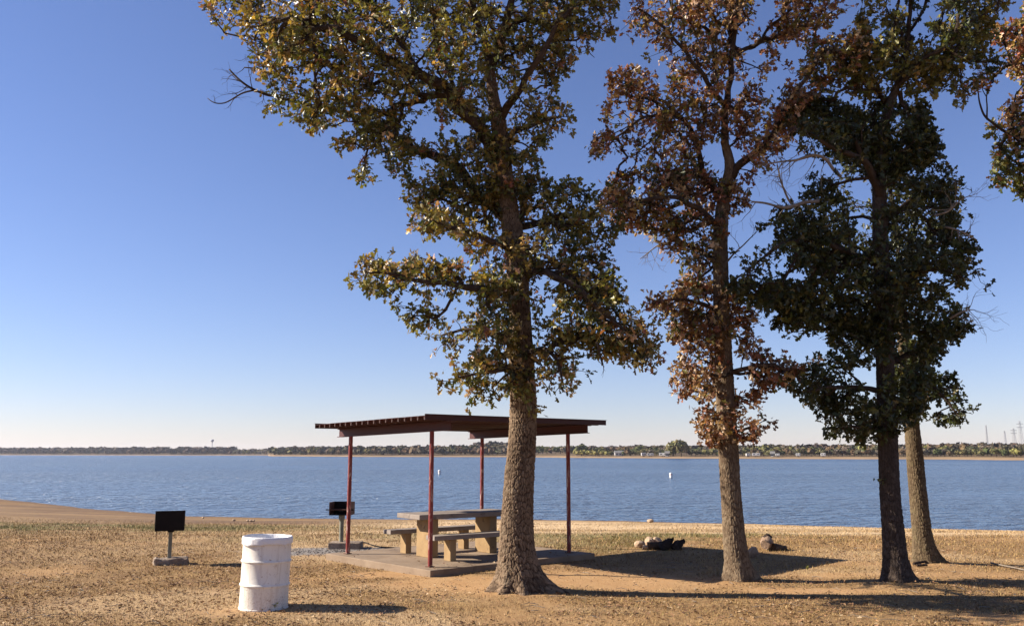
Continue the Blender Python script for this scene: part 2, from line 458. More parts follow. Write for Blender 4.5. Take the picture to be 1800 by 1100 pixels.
def masks(x, y):
    x = np.asarray(x, float); y = np.asarray(y, float)
    P = np.stack([x, y], -1)
    n = fbm(P, 0.9, 4, 11); n2 = fbm(P, 3.1, 3, 12); ys = shore_y(x)
    def blob(cx, cy, rx, ry, soft=0.5):
        d = np.hypot((x - cx) / rx, (y - cy) / ry) + (n - 0.5) * 1.1 + (n2 - 0.5) * 0.5
        return 1 - sstep(1 - soft, 1 + soft * 0.6, d)
    bare = np.maximum.reduce([blob(-0.6, 13.3, 1.3, 0.75), blob(1.35, 13.7, 1.5, 1.2), blob(2.4, 13.25, 1.0, 0.42) * .8, blob(-1.9, 14.35, 0.9, 0.45),
                              blob(0.15, 12.6, 0.9, 0.6) * 0.8, blob(5.6, 14.2, 2.0, 0.36) * .75, blob(7.6, 14.2, 2.0, 0.42) * .75, blob(5.5, 10.6, 0.8, 0.35) * 0.8,
                              blob(4.2, 12.7, 1.2, 0.35), blob(0.9, 10.6, 0.9, 0.22) * 0.5, blob(-3.3, 11.0, .6, .25) * .6,
                              blob(7.0, 15.3, 0.7, 0.4) * 0.7, blob(2.5, 10.5, 1.0, 0.25) * 0.4])
    bare = np.maximum(bare, sstep(0.60, 0.75, fbm(P, 0.55, 4, 31)) * 0.55 * (y < 22))
    # distance fraction to the water
    fr = (y - 19) / np.maximum(ys - 19, 5)
    left = sstep(-2, -10, x)
    green = sstep(0.42, 0.62, fbm(P * np.array([0.5, 1.0]), 0.5, 4, 21)) * (sstep(18.5, 21, y) * (1 - sstep(0.10, 0.2, fr)))
    green = np.maximum(green * 0.75, blob(1.6, 19.3, 2.6, 1.9) * 0.5)
    green = np.maximum(green, left * sstep(23.5, 26, y) * (1 - sstep(31, 35, y + (n - .5) * 6)) * sstep(0.33, 0.5, n) * 0.95)
    straw = sstep(0.07, 0.16, fr) * (1 - sstep(0.82, 0.92, fr)) * (0.55 + 0.45 * sstep(0.4, 0.6, fbm(P * np.array([0.25, 1.0]), 0.35, 3, 8)))
    straw = np.maximum(straw, sstep(0.52, 0.70, fbm(P * np.array([0.6, 1.0]), 0.42, 4, 44)) * 0.5)
    straw = straw * (1 - .75 * left)
    mud = sstep(0.93, 0.985, fr + (n2 - 0.5) * 0.03)
    mud = np.maximum(mud, left * sstep(31.5, 34, y + (n - 0.5) * 8) * (0.35 + 0.55 * sstep(0.38, 0.6, fbm(P * np.array([0.3, 1.0]), 0.3, 4, 9))))
    mud = np.maximum(mud, left * np.exp(-((y - 31.0 - 0.06 * x + 0.3 * np.sin(x * 0.4)) / 0.35) ** 2) * 0.8)
    grav = np.maximum(blob(-3.3, 17.6, 1.5, 0.75, 0.35), blob(-4.1, 17.2, 0.8, 0.35, 0.4))
    return np.clip(np.stack([bare, green, mud, grav], -1), 0, 1), np.clip(straw, 0, 1)

def axis_pts(segs):
    out = [np.linspace(a, b, n, endpoint=False) for a, b, n in segs]
    return np.concatenate(out + [[segs[-1][1]]])

gx = axis_pts([(-6000, -400, 8), (-400, -60, 34), (-60, -16, 88), (-16, 16, 300), (16, 60, 80), (60, 400, 30), (400, 6000, 8)])
gy = axis_pts([(-3000, -60, 8), (-60, 0, 20), (0, 8.5, 24), (8.5, 20, 150), (20, 52, 170), (52, 110, 70), (110, 330, 30)])
X, Y = np.meshgrid(gx, gy)
Zg = ground_z(X, Y)
nx, ny = len(gx), len(gy)
ii = (np.arange(ny - 1)[:, None] * nx + np.arange(nx - 1)[None, :]).ravel()
Fq = np.stack([ii, ii + 1, ii + 1 + nx, ii + nx], -1)
mk_, st_ = masks(X.ravel(), Y.ravel())
me = np_mesh('ground', np.stack([X.ravel(), Y.ravel(), Zg.ravel()], -1), [Fq], True, {'mask': mk_, 'straw': st_})
tag(link('ground', me, None, M['ground']), kind='structure')

# ------------------------------------------------------------------ the lake
wx, wy0, wy1 = 7000, 26.0, 6000
me = np_mesh('lake_water', [(-wx, wy0, WATER_Z), (wx, wy0, WATER_Z), (wx, wy1, WATER_Z), (-wx, wy1, WATER_Z)], [[[0, 1, 2, 3]]])
tag(link('lake_water', me, None, M['water']), kind='structure')

# ------------------------------------------------------------------ far shore
FS = np.array([(-5000, 2900), (-1800, 2400), (-1239, 2182), (-900, 2000), (-688, 1850), (-480, 1790), (-400, 1480), (-330, 1240), (-163, 1000), (0, 905),
               (48, 760), (121, 642), (185, 590), (241, 546), (262, 530), (262, 470), (300, 440), (420, 380), (700, 330), (1500, 300), (5000, 280.)])
seg = np.hypot(*np.diff(FS, axis=0).T); cum = np.concatenate([[0], np.cumsum(seg)])
ncs = 420
inner = np.concatenate([np.linspace(0, cum[1], 20, endpoint=False), np.linspace(cum[1], cum[-2], ncs, endpoint=False), np.linspace(cum[-2], cum[-1], 20)])
SPx = np.interp(inner, cum, FS[:, 0]); SPy = np.interp(inner, cum, FS[:, 1])
SPx = SPx + 5 * (vnoise(np.stack([inner, inner * 0], -1), 0.03, 3) - 0.5)

def far_land(x, y):
    """distance inland from the far shore, measured away from the camera (radially)"""
    ang = np.arctan2(x, y); r = np.hypot(x, y)
    a0 = np.arctan2(SPx, SPy); r0 = np.hypot(SPx, SPy)
    o = np.argsort(a0)
    return r - np.interp(ang, a0[o], r0[o])

D_IN = np.array([-20, -4, 0, 4, 12, 30, 60, 120, 250, 500, 1000, 2500.])
D_Z = np.array([-1.2, -0.25, 0.0, 0.35, 0.9, 1.5, 2.0, 3.0, 5.0, 7.0, 8.0, 8.0])
a0 = np.arctan2(SPx, SPy); r0 = np.hypot(SPx, SPy)
VV = []
for d, z in zip(D_IN, D_Z):
    r = r0 + d
    k = 1 + 0.4 * (vnoise(np.stack([inner, inner * 0 + d], -1), 0.012, 2) - 0.5)
    VV.append(np.stack([np.sin(a0) * r, np.cos(a0) * r, WATER_Z + z * (k if z > 0 else 1) + 0 * r], -1))
m_ = len(inner)
VV = np.concatenate(VV)
ii = (np.arange(len(D_IN) - 1)[:, None] * m_ + np.arange(m_ - 1)[None, :]).ravel()
me = np_mesh('far_shore', VV, [np.stack([ii, ii + 1, ii + 1 + m_, ii + m_], -1)], True, {'inland': np.repeat(D_IN, m_)})
tag(link('far_shore', me, None, M['far_soil']), kind='structure')

def far_z(d): return WATER_Z + np.interp(d, D_IN, D_Z) - 0.2

def crown_quads(n, rx, ry, rz, size, seed, col, jit=0.35):
    """leaf clumps through a lumpy crown; returns V, F, colour per vertex; base of crown at z=0.12*rz"""
    g = np.random.default_rng(seed)
    lob = g.normal(size=(6, 3)); lob /= np.linalg.norm(lob, axis=1)[:, None]; lob[:, 2] = np.abs(lob[:, 2]) * 0.8
    c = lob * 0.42
    k = g.integers(0, 6, n)
    v = g.normal(size=(n, 3)); v /= np.linalg.norm(v, axis=1)[:, None]
    rr = g.uniform(0.55, 1.0, n) ** 0.5
    p = c[k] + v * rr[:, None] * g.uniform(0.42, 0.66, 6)[k][:, None]
    p = p * np.array([rx, ry, rz]) ; p[:, 2] += rz * 0.95
    nrm = v + 0.5 * g.normal(size=(n, 3)); nrm /= np.linalg.norm(nrm, axis=1)[:, None]
    tq = np.cross(nrm, g.normal(size=(n, 3))); tq /= np.linalg.norm(tq, axis=1)[:, None]; bq = np.cross(nrm, tq)
    s = (size * g.uniform(0.6, 1.35, n))[:, None]
    Q = np.stack([p + (-tq * 1.0 - bq * 0.5) * s, p + (tq * 0.6 - bq * 0.8) * s, p + (tq * 0.9 + bq * 0.5) * s, p + (-tq * 0.5 + bq * 0.9) * s], 1)
    cc = np.asarray(col) * (1 + jit * (g.uniform(-1, 1, (n, 1)))) * (1 + 0.12 * g.uniform(-1, 1, (n, 3)))
    C = np.concatenate([cc, np.ones((n, 1))], 1).repeat(4, 0)
    return Q.reshape(-1, 3), np.arange(n * 4).reshape(n, 4), C

def trunk_prism(h, r):
    V = [(math.cos(a) * r * s, math.sin(a) * r * s, z) for z, s in ((-0.5, 1.2), (h, 0.6)) for a in (0, 1.257, 2.513, 3.77, 5.027)]
    return np.array(V), np.array([(k, (k + 1) % 5, 5 + (k + 1) % 5, 5 + k) for k in range(5)])

PAL = dict(olive=(0.12, 0.112, 0.040), green=(0.058, 0.075, 0.026), lime=(0.21, 0.19, 0.06), russet=(0.125, 0.078, 0.045), grey=(0.105, 0.086, 0.066), dark=(0.050, 0.052, 0.030))
FAR_KIND = dict(olive='olive green round tree', green='dark green full tree', lime='loose yellow-green tree', russet='russet brown tree', grey='grey-brown half-bare tree', dark='small dark broad tree')
protos = {}
for kd, colr in PAL.items():
    for var in range(2):
        sd = hash_ = (list(PAL).index(kd) * 7 + var * 3 + 1)
        Vc, Fc, Cc = crown_quads(230, 4.2, 4.2, 3.8, 0.72, sd, tuple(q * 1.35 for q in colr))
        Vt, Ft = trunk_prism(3.6, 0.28)
        me = np_mesh('far_tree', np.concatenate([Vc, Vt]), [Fc, Ft + len(Vc)], False, {'col': np.concatenate([Cc, np.tile([0.07, 0.05, 0.038, 1], (len(Vt), 1))])})
        me.materials.append(M['far_leaf'])
        protos[kd, var] = me

def far_tree(u, d, hgt, kd, wid=1.0, label=None):
    # u: picture column fixes the bearing; d metres inland of the far shore
    ang = math.atan2((u - 900) / F_PX, CP + SP * 0.158)
    r = float(np.interp(ang, a0[np.argsort(a0)], r0[np.argsort(a0)])) + d
    o = bpy.data.objects.new('far_tree', protos[kd, random.randrange(2)])
    COL.objects.link(o)
    o.location = (math.sin(ang) * r, math.cos(ang) * r, float(far_z(d)))
    s = hgt / 7.6 * (1.0 if label else .78)
    o.scale = (s * wid, s * wid, s); o.rotation_euler = (0, 0, random.uniform(0, 6.28))
    sec = ('right of the shelter' if u < 1075 else 'left of the second oak' if u < 1282 else 'right of the second oak' if u < 1545 else 'between the two rightmost trunks' if u < 1612 else 'right of all the oak trunks')
    tag(o, label or FAR_KIND[kd] + (' in front row ' if d < 58 else ' in back row ') + 'across the lake, ' + sec, 'tree', 'trees along the far shore')
    return o

far_tree(1197, 26, 13.2, 'olive', 1.05, 'tallest round olive tree of the far shore, between the white campers and the second oak')
far_tree(1184, 34, 12.2, 'olive', 0.9, 'tall olive tree just left of the tallest tree on the far shore')
far_tree(1022, 34, 11.5, 'green', 1.0, 'tall green tree rising behind bright bushes right of the shelter post')
rf = random.Random(5)
for k in range(9):
    far_tree(1014 + k * 6.6 + rf.uniform(-1, 1), 22 + rf.uniform(-3, 3), rf.uniform(6.4, 8.2), 'lime', 1.25)
u = 1076.0
while u < 1800:                                  # front row of the nearer far shore
    kd = rf.choices(['olive', 'green', 'lime', 'russet', 'grey', 'dark'], [4, 2, 2.5 if u < 1480 else 0.8, 2 if u < 1480 else 5, 2 if u < 1480 else 6, 3])[0]
    if not (1186 < u < 1212):
        far_tree(u, rf.uniform(30, 52), rf.uniform(5.5, 8.5), kd, rf.uniform(0.95, 1.25))
    u += rf.uniform(5.0, 9.0)
u = 936.0
while u < 1810:                                  # second row
    kd = rf.choices(['olive', 'green', 'lime', 'russet', 'grey', 'dark'], [3, 3, 0.6, 3, 4, 3])[0]
    far_tree(u, rf.uniform(62, 95) + (60 if u < 1010 else 0), rf.uniform(8.0, 11.0) + (2.0 if u < 1010 else 0), kd, rf.uniform(1.0, 1.3))
    u += rf.uniform(6.5, 11)

# the woods too far to tell apart
VS, FSs, CS, off = [], [], [], 0
def wood(u, d, hgt, wid, kd, n=46):
    global off
    ang = math.atan2((u - 900) / F_PX, 1.0125)
    r = float(np.interp(ang, a0[_o], r0[_o])) + d
    V, Fc, C = crown_quads(n, 4.6, 4.6, 3.9, 1.5, rf.randrange(10 ** 6), PAL[kd], 0.3)
    V = V * np.array([wid, wid, 1]) * (hgt / 7.6) + np.array([math.sin(ang) * r, math.cos(ang) * r, float(far_z(d)) - 0.6])
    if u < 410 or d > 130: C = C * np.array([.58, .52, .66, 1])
    VS.append(V); FSs.append(Fc + off); CS.append(C); off += len(V)
_o = np.argsort(a0)
for row, (d0, d1) in enumerate(((30, 70), (70, 130), (130, 230), (230, 420), (420, 700))):
    u = -160.0
    while u < 1960:
        far = u < 410
        step = rf.uniform(4.0, 7.5) if far else rf.uniform(5, 9)
        if u > 930 and row < 2: u += step; continue
        w_ = [1, 1, .3, 5, 6, 4] if (far or u > 560) else [3, 1, 4, 3, 3, 2]
        if row >= 2: w_ = [1, 1, 0, 4, 6, 5]
        hh = rf.uniform(11, 17) if u < 410 else rf.uniform(7.5, 11.5) if u < 930 else rf.uniform(6.2, 8.6)
        if 830 < u < 905 and row >= 3: hh += 4.5
        wood(u, rf.uniform(d0, d1), hh, 1.25 if far else 1.15, rf.choices(['olive', 'green', 'lime', 'russet', 'grey', 'dark'], w_)[0])
        u += step
me = np_mesh('distant_woods', np.concatenate(VS), [np.concatenate(FSs)], False, {'col': np.concatenate(CS) })
tag(link('distant_woods', me, None, M['far_leaf']), 'low band of grey-brown and olive woods along the far shore of the lake', 'woods', kind='stuff')

# campers and small buildings over there
def far_spot(u, d):
    ang = math.atan2((u - 900) / F_PX, 1.0125)
    r = float(np.interp(ang, a0[_o], r0[_o])) + d
    return (math.sin(ang) * r, math.cos(ang) * r, float(far_z(d)) + 0.25), ang

def camper(u, d, L, H, W, label, kind='camper', yaw=0.0):
    loc, ang = far_spot(u, d)
    e = empty('camper_trailer' if kind == 'camper' else 'lake_house', loc, -ang + yaw)
    b = MB()
    if kind == 'camper':
        b.box((0, 0, 0.55 + H / 2), (L, W, H), bev=0.25)
    else:
        b.box((0, 0, H / 2), (L, W, H))
    b.build('wall' if kind != 'camper' else 'body', M['white_hull'], e)
    if kind == 'camper':
        for s in (-0.25, 0.25):
            w = MB(); w.box((L * s, -W / 2 - 0.01, 0.55 + H * 0.6), (L * 0.22, 0.05, H * 0.28)); w.build('window', M['darkglass'], e)
        for s in (-0.12, 0.12):
            w = MB(); w.tube([(L * s, -W / 2 + 0.1, 0.35), (L * s, W / 2 - 0.1, 0.35)], 0.36, 10); w.build('wheel', M['char'], e)
    else:
        r = MB()
        v = [r.bm.verts.new(q) for q in ((-L / 2 - .4, -W / 2 - .4, H), (L / 2 + .4, -W / 2 - .4, H), (L / 2 + .4, W / 2 + .4, H), (-L / 2 - .4, W / 2 + .4, H), (-L / 2 - .4, 0, H + 1.7), (L / 2 + .4, 0, H + 1.7))]
        for q in ((0, 1, 5, 4), (2, 3, 4, 5), (0, 4, 3), (1, 2, 5), (3, 2, 1, 0)): r.bm.faces.new([v[k] for k in q])
        r.build('roof', M['greyroof'], e)
        for s in (-0.28, 0.1):
            w = MB(); w.box((L * s, -W / 2 - 0.02, H * 0.55), (1.2, 0.06, 1.1)); w.build('window', M['darkglass'], e)
        w = MB(); w.box((L * 0.34, -W / 2 - 0.02, 1.05), (1.0, 0.06, 2.1)); w.build('door', M['greyroof'], e)
    tag(e, label, 'house' if kind != 'camper' else 'trailer', 'white campers and cabins across the lake')
camper(1088, 30, 7.0, 2.6, 5, 'grey-roofed white house behind bushes on the far shore, left of the campers', 'house', 0.15)
camper(1131, 21, 3.4, 2.3, 2.4, 'small white camper on the far shore, just right of the round yellow-green bush', yaw=0.2)
camper(1143, 21, 5.2, 1.9, 2.4, 'long low white camper beside the smaller one on the far shore')
camper(1166, 21, 6.2, 2.2, 2.4, 'white camper left of the tallest far tree', yaw=-0.1)
camper(1173, 23, 3.0, 2.4, 4, 'small white cabin tucked under the tallest far tree', 'house')
camper(1315, 21, 3.0, 1.8, 2.2, 'small white camper just right of the second oak trunk, on the far shore', yaw=0.3)
camper(1329, 22, 5.6, 1.9, 2.3, 'long white camper right of the second oak trunk, under the white tower')
camper(1358, 22, 2.6, 2.1, 3, 'narrow white cabin among yellow-green far trees', 'house')
camper(1367, 20, 3.0, 1.7, 2.2, 'low white camper next to the narrow cabin on the far shore')
camper(1403, 20, 3.0, 1.9, 2.2, 'lone white camper midway between the second and third oak trunks, far shore')
camper(1447, 20, 3.2, 2.0, 2.2, 'white camper nearest to the dark third oak trunk, on the far shore')

# water towers and masts
def water_tower(u, d, h, rb, label):
    loc, ang = far_spot(u, d); e = empty('water_tower', loc)
    b = MB(); b.lathe([(rb * .42, -1), (rb * .22, h * .1), (rb * .18, h * .7), (rb * .3, h - rb * 1.6)], 14); b.build('column', M['tower'], e, True)
    b = MB(); b.lathe([(rb * .3, h - rb * 1.6), (rb * .8, h - rb * 1.15), (rb, h - rb * .65), (rb * .8, h - rb * .2), (0, h)], 18); b.build('tank', M['tower'], e, True)
    tag(e, label, 'water tower')
water_tower(372, 900, 38, 5.0, 'tiny white water tower above the woods at the left horizon')
water_tower(1319, 520, 36, 3.0, 'thin white water tower rising behind the second oak on the far shore')
def mast(u, d, h, w, label):
    loc, ang = far_spot(u, d); e = empty('lattice_mast', loc)
    b = MB()
    for sx, sy in ((1, 1), (1, -1), (-1, 1), (-1, -1)): b.tube([(sx * w, sy * w, -1), (sx * w * .25, sy * w * .25, h)], 0.09, 4)
    b.build('leg_frame', M['steel'], e)
    b = MB(); nb = 9
    for k in range(nb):
        z0, z1 = h * k / nb, h * (k + 1) / nb; s0, s1 = w * (1 - .75 * k / nb), w * (1 - .75 * (k + 1) / nb)
        for sy in (-1, 1):
            b.tube([(-s0, sy * s0, z0), (s1, sy * s1, z1)], 0.05, 4); b.tube([(s0, sy * s0, z0), (-s1, sy * s1, z1)], 0.05, 4)
    b.build('bracing', M['steel'], e)
    if w > 1.4:
        b = MB()
        for zz in (.78, .9): b.box((0, 0, h * zz), (w * 3.4, .3, .3))
        b.build('crossarm', M['steel'], e)
    tag(e, label, 'mast')
mast(1737, 260, 21, 0.9, 'lattice mast standing apart, leftmost of the masts behind the right-hand far woods')
mast(1769, 330, 17, 1.2, 'short lattice mast second from the left behind the right-hand far woods')
mast(1785, 330, 19, 1.6, 'power pylon with crossarms second from the right edge behind the far woods')
mast(1797, 330, 25, 1.7, 'tall power pylon nearest the right edge behind the far woods')

# buoys
for u, v, lb in ((773, 833, 'white buoy afloat right of the front shelter post'), (1180, 839, 'white buoy afloat left of the second oak trunk')):
    q = gnd(u, v, WATER_Z); e = empty('buoy', q)
    b = MB(); b.lathe([(0, -.3), (.2, -.28), (.23, -.2), (.23, .62), (.20, .68), (0, .72)], 16); o = b.build('body', M['buoy'], e, True); o.rotation_euler = (0.05, -0.1, 0)
    b = MB(); b.lathe([(.236, .40), (.236, .48)], 16); o = b.build('band', M['buoyband'], e, True); o.rotation_euler = (0.05, -0.1, 0)
    tag(e, lb, 'buoy')

# ------------------------------------------------------------------ shelter
pad = MB(); pad.box((1.56, 1.22, 0.02), (3.62, 3.14, 0.16), bev=0.012)
o = pad.build('concrete_pad', M['slab']); o.location = (*SH0, 0); o.rotation_euler = (0, 0, SH_YAW)
tag(o, kind='structure')

S = empty('picnic_shelter', (*SH0, 0.1), SH_YAW)
tag(S, 'open picnic shelter with flat maroon ribbed roof on four thin red posts', 'shelter')
def beam_z(b): return 2.10 - 0.0185 * b
for (a, b) in ((0, 0), (0, 2.46), (3.07, 0), (3.07, 2.46)):
    m = MB(); hz = beam_z(b); m.tube([(a, b, 0), (a, b, hz * .5), (a, b, hz + 0.004)], 0.037, 16)
    autosmooth(m.build('post', M['red_post'], S))
    m = MB(); m.box((a, b, 0.006), (0.11, 0.11, 0.012)); m.build('base_plate', M['rust'], S)
for a in (0, 3.07):
    m = MB()
    b0, b1, h = -0.5, 2.86, 0.15
    for (da, dz, w, hh) in ((0, h / 2, 0.012, h - 0.026), (0, 0.0065, 0.10, 0.012), (0, h - 0.0065, 0.10, 0.012)):
        n = len(m.bm.verts)
        m.box((a + da, (b0 + b1) / 2, dz), (w, b1 - b0, hh))
    for v in m.bm.verts: v.co.z += beam_z(v.co.y)
    m.build('beam', M['red_beam'], S)
# ribbed roof deck: five panels side by side, ribs running along the long axis
R_A0, R_A1, R_B0, R_B1 = -0.52, 3.52, -0.52, 2.82
PITCHR, RH = 0.177, 0.062
prof = []
b = R_B0
while b < R_B1 - 1e-6:
    prof += [(b, 0), (b + .024, 0), (b + .034, RH), (b + .167, RH)]
    b += PITCHR
per = 16
for k in range(5):
    pr = prof[k * per: k * per + per + (1 if k < 4 else 0)]
    if len(pr) < 3: continue
    V, n = [], len(pr)
    for (aa) in (R_A0, R_A1):
        for up in (0, 1):
            for i, (bb, z) in enumerate(pr):
                dy = 0.0015 if (k % 2) else 0.0
                V.append((aa, bb, beam_z(bb) + 0.152 + z + up * 0.004 + dy))
    V = np.array(V); Fc = []
    i0 = np.arange(n - 1)
    lo0, up0, lo1, up1 = 0, n, 2 * n, 3 * n
    Fc.append(np.stack([up0 + i0, up1 + i0, up1 + i0 + 1, up0 + i0 + 1], -1))
    Fc.append(np.stack([lo0 + i0, lo0 + i0 + 1, lo1 + i0 + 1, lo1 + i0], -1))
    Fc.append(np.stack([lo0 + i0, up0 + i0, up0 + i0 + 1, lo0 + i0 + 1], -1))
    Fc.append(np.stack([lo1 + i0, lo1 + i0 + 1, up1 + i0 + 1, up1 + i0], -1))
    link('roof_panel', np_mesh('roof_panel', V, Fc), S, M['red_roof'])
for bb, nm in ((R_B0 - 0.006, 'edge_trim'), (R_B1 + 0.01, 'edge_trim')):
    m = MB(); z = beam_z(bb) + 0.155
    m.box(((R_A0 + R_A1) / 2, bb, z + 0.038), (R_A1 - R_A0 + 0.01, 0.006, 0.085))
    m.box(((R_A0 + R_A1) / 2, bb - (0.012 if bb < 0 else -0.012), z + 0.083), (R_A1 - R_A0 + 0.014, 0.03, 0.006))
    m.build(nm, M['red_roof'], S)

# concrete picnic table and benches
TC = sh(1.415, 1.13, 0.1); TYAW = math.radians(36.9)
T = empty('picnic_table', TC, TYAW)
tag(T, 'concrete picnic table with grey top on two buff slab legs under the shelter', 'table')
m = MB(); m.box((0, 0, 0.735 - 0.042), (2.02, 0.76, 0.084), bev=0.012); m.build('table_top', M['tabletop'], T)
for s in (-0.62, 0.62):
    m = MB(); m.box((s, 0, 0.325), (0.16, 0.46, 0.65), bev=0.01); m.build('leg', M['pedestal'], T)
ca, sa = math.cos(TYAW), math.sin(TYAW)
for s, lb in ((-1, 'concrete bench on the near side of the picnic table, partly behind the big oak trunk'), (1, 'concrete bench on the lake side of the picnic table')):
    off = 0.725 * s
    Bn = empty('bench', (TC[0] - sa * off, TC[1] + ca * off, 0.1), TYAW)
    tag(Bn, lb, 'bench', 'concrete benches beside the picnic table')
    m = MB(); m.box((0, 0, 0.385), (2.02, 0.27, 0.075), bev=0.01); m.build('seat', M['tabletop'], Bn)
    for q in (-0.62, 0.62):
        m = MB(); m.box((q, 0, 0.173), (0.115, 0.20, 0.347), bev=0.008); m.build('leg', M['pedestal'], Bn)

# ------------------------------------------------------------------ barrel
BP = gnd(463, 1066); bz = float(ground_z(BP[0], BP[1]))
Bq = empty('trash_barrel', (BP[0], BP[1], bz - 0.005)); Bq.rotation_euler = (0, math.radians(1.2), 0)
tag(Bq, 'white painted steel drum used as a trash barrel on the dry grass', 'barrel')
R = 0.288; Hb = 0.85
prof = [(0, 0.012), (R - .01, 0.012), (R + .006, 0.0), (R + .007, 0.014), (R, 0.022)]
for zc_ in (0.29, 0.57):
    prof += [(R, zc_ - .026), (R + .004, zc_ - .017), (R + .013, zc_ - .007), (R + .015, zc_), (R + .013, zc_ + .007), (R + .004, zc_ + .017), (R, zc_ + .026)]
prof += [(R, Hb - .02), (R + .005, Hb - .012), (R + .008, Hb - .004), (R + .004, Hb + .003), (R - .003, Hb), (R - .006, Hb - .02), (R - .006, 0.05), (0, 0.05)]
dents = [(random.uniform(0, 6.28), random.uniform(0.05, .8), random.uniform(.05, .12), random.uniform(.001, .0045)) for _ in range(14)]
def dent(a, r, z):
    d = 0
    for (da, dz, s, k) in dents:
        x = (a - da + math.pi) % (2 * math.pi) - math.pi
        d += k * math.exp(-((x * R) ** 2 + (z - dz) ** 2) / s ** 2)
    return r - d + 0.003 * math.sin(2 * a + 1), z
m = MB(); m.lathe(prof, 72, fn=dent); autosmooth(m.build('drum', M['barrel'], Bq), 35)
bag = empty('trash_bag', (BP[0], BP[1], bz - 0.005)); bag.rotation_euler = Bq.rotation_euler
tag(bag, 'crinkled white bin liner folded over the rim of the white barrel', 'bin bag')
def crink(a, r, z):
    w = math.sin(a * 9 + z * 40) * .4 + math.sin(a * 23 + 1.3 + z * 71) * .35 + math.sin(a * 41 + z * 113) * .25
    k = math.exp(-((((a - 4.05 + math.pi) % (2 * math.pi)) - math.pi) / .33) ** 2)
    if z < Hb - .03 and r > R: return r + .002 * w + .010 * k, z - .022 * k + .006 * math.sin(a * 5 + 1) + .003 * math.sin(a * 13)
    if z >= Hb - .03: return r + .0015 * w, z + .001 * w + .004 * max(0, math.sin(a * 3 + .5))
    return r - abs(.012 * w) - .012, z
m = MB(); m.lathe([(R + .009, Hb - .078), (R + .018, Hb - .074), (R + .016, Hb - .055), (R + .0175, Hb - .03), (R + .016, Hb - .008), (R + .010, Hb + .008), (R - .004, Hb + .010), (R - .014, Hb - .004), (R - .018, Hb - .05), (R - .02, Hb - .11), (R - .03, Hb - .2), (R - .045, Hb - .34), (R - .09, Hb - .5), (0, Hb - .52)], 140, fn=crink)
m.build('liner', M['bag'], bag, True)

# ------------------------------------------------------------------ pedestal grills
def firebox(e, W, D, H, z0, th=0.012, open_front=True):
    """box with floor, back (+y), sides and front lip; front is -y"""
    m = MB(); m.box((0, D / 2, z0 + H / 2), (W, th, H)); m.build('back_panel', M['black'], e)
    for s in (-1, 1):
        m = MB(); m.box((s * (W / 2 + th / 2 + .001), 0, z0 + H / 2), (th, D + th, H)); m.build('side_panel', M['rust'], e)
    m = MB(); m.box((0, -th / 2, z0 + th / 2), (W, D - .002, th)); m.build('floor_panel', M['black'], e)

GA = gnd(299, 993); gza = float(ground_z(GA[0], GA[1]))
e = empty('pedestal_grill', (GA[0] - 0.13, GA[1] + 0.22, gza), math.radians(22))
tag(e, 'black park grill left of the barrel, seen from behind as a plain dark plate', 'grill', 'pedestal park grills')
W_, D_, H_, z0 = 0.475, 0.34, 0.335, 0.56
m = MB(); m.box((0, -D_ / 2, z0 + H_ / 2), (W_, 0.012, H_)); m.build('back_panel', M['black'], e)
for s in (-1, 1):
    m = MB(); m.box((s * (W_ / 2 - .0065), .006 + 0.003, z0 + H_ / 2 - .01), (.012, D_ - .02, H_ - .03)); m.build('side_panel', M['black'], e)
m = MB(); m.box((0, .006, z0 + .008), (W_ - .028, D_ - .02, .012)); m.build('floor_panel', M['black'], e)
m = MB()
for k in range(14): m.tube([(-W_ / 2 + .03 + k * (W_ - .06) / 13, -D_ / 2 + .02, z0 + .2), (-W_ / 2 + .03 + k * (W_ - .06) / 13, D_ / 2 - .02, z0 + .2)], .005, 6)
m.tube([(-W_ / 2 + .016, 0, z0 + .19), (W_ / 2 - .016, 0, z0 + .19)], .006, 6)
m.build('grate', M['rust'], e)
m = MB(); m.box((0.025, 0, 0.30), (0.062, 0.062, 0.54), bev=.004); m.build('post', M['greypost'], e)
m = MB(); m.box((0.025, 0, 0.545), (0.1, 0.1, 0.03)); m.build('swivel', M['black'], e)
m = MB()
for k in range(7): m.tube([(-W_ / 2 + .03 + .006 * math.cos(q * 1.047) * (1 if k % 2 else .35), -D_ / 2 + .01 + .006 * math.cos(q * 1.047) * (.35 if k % 2 else 1), z0 - .012 - k * .021 + .012 * math.sin(q * 1.047)) for q in range(7)], .0028, 5)
m.build('chain', M['rust'], e)
f_ = MB(); f_.box((0.05, -0.02, 0.03), (0.56, 0.42, 0.15), bev=.03)
bmesh.ops.subdivide_edges(f_.bm, edges=f_.bm.edges[:], cuts=5, use_grid_fill=True)
for v in f_.bm.verts:
    k3 = np.array([[v.co.x, v.co.y, v.co.z]])
    v.co += Vector((float(fbm(k3, 9, 3, 1)[0]) - .5, float(fbm(k3, 9, 3, 2)[0]) - .5, float(fbm(k3, 9, 3, 3)[0]) - .5)) * .07
f_.build('footing', M['footing'], e)

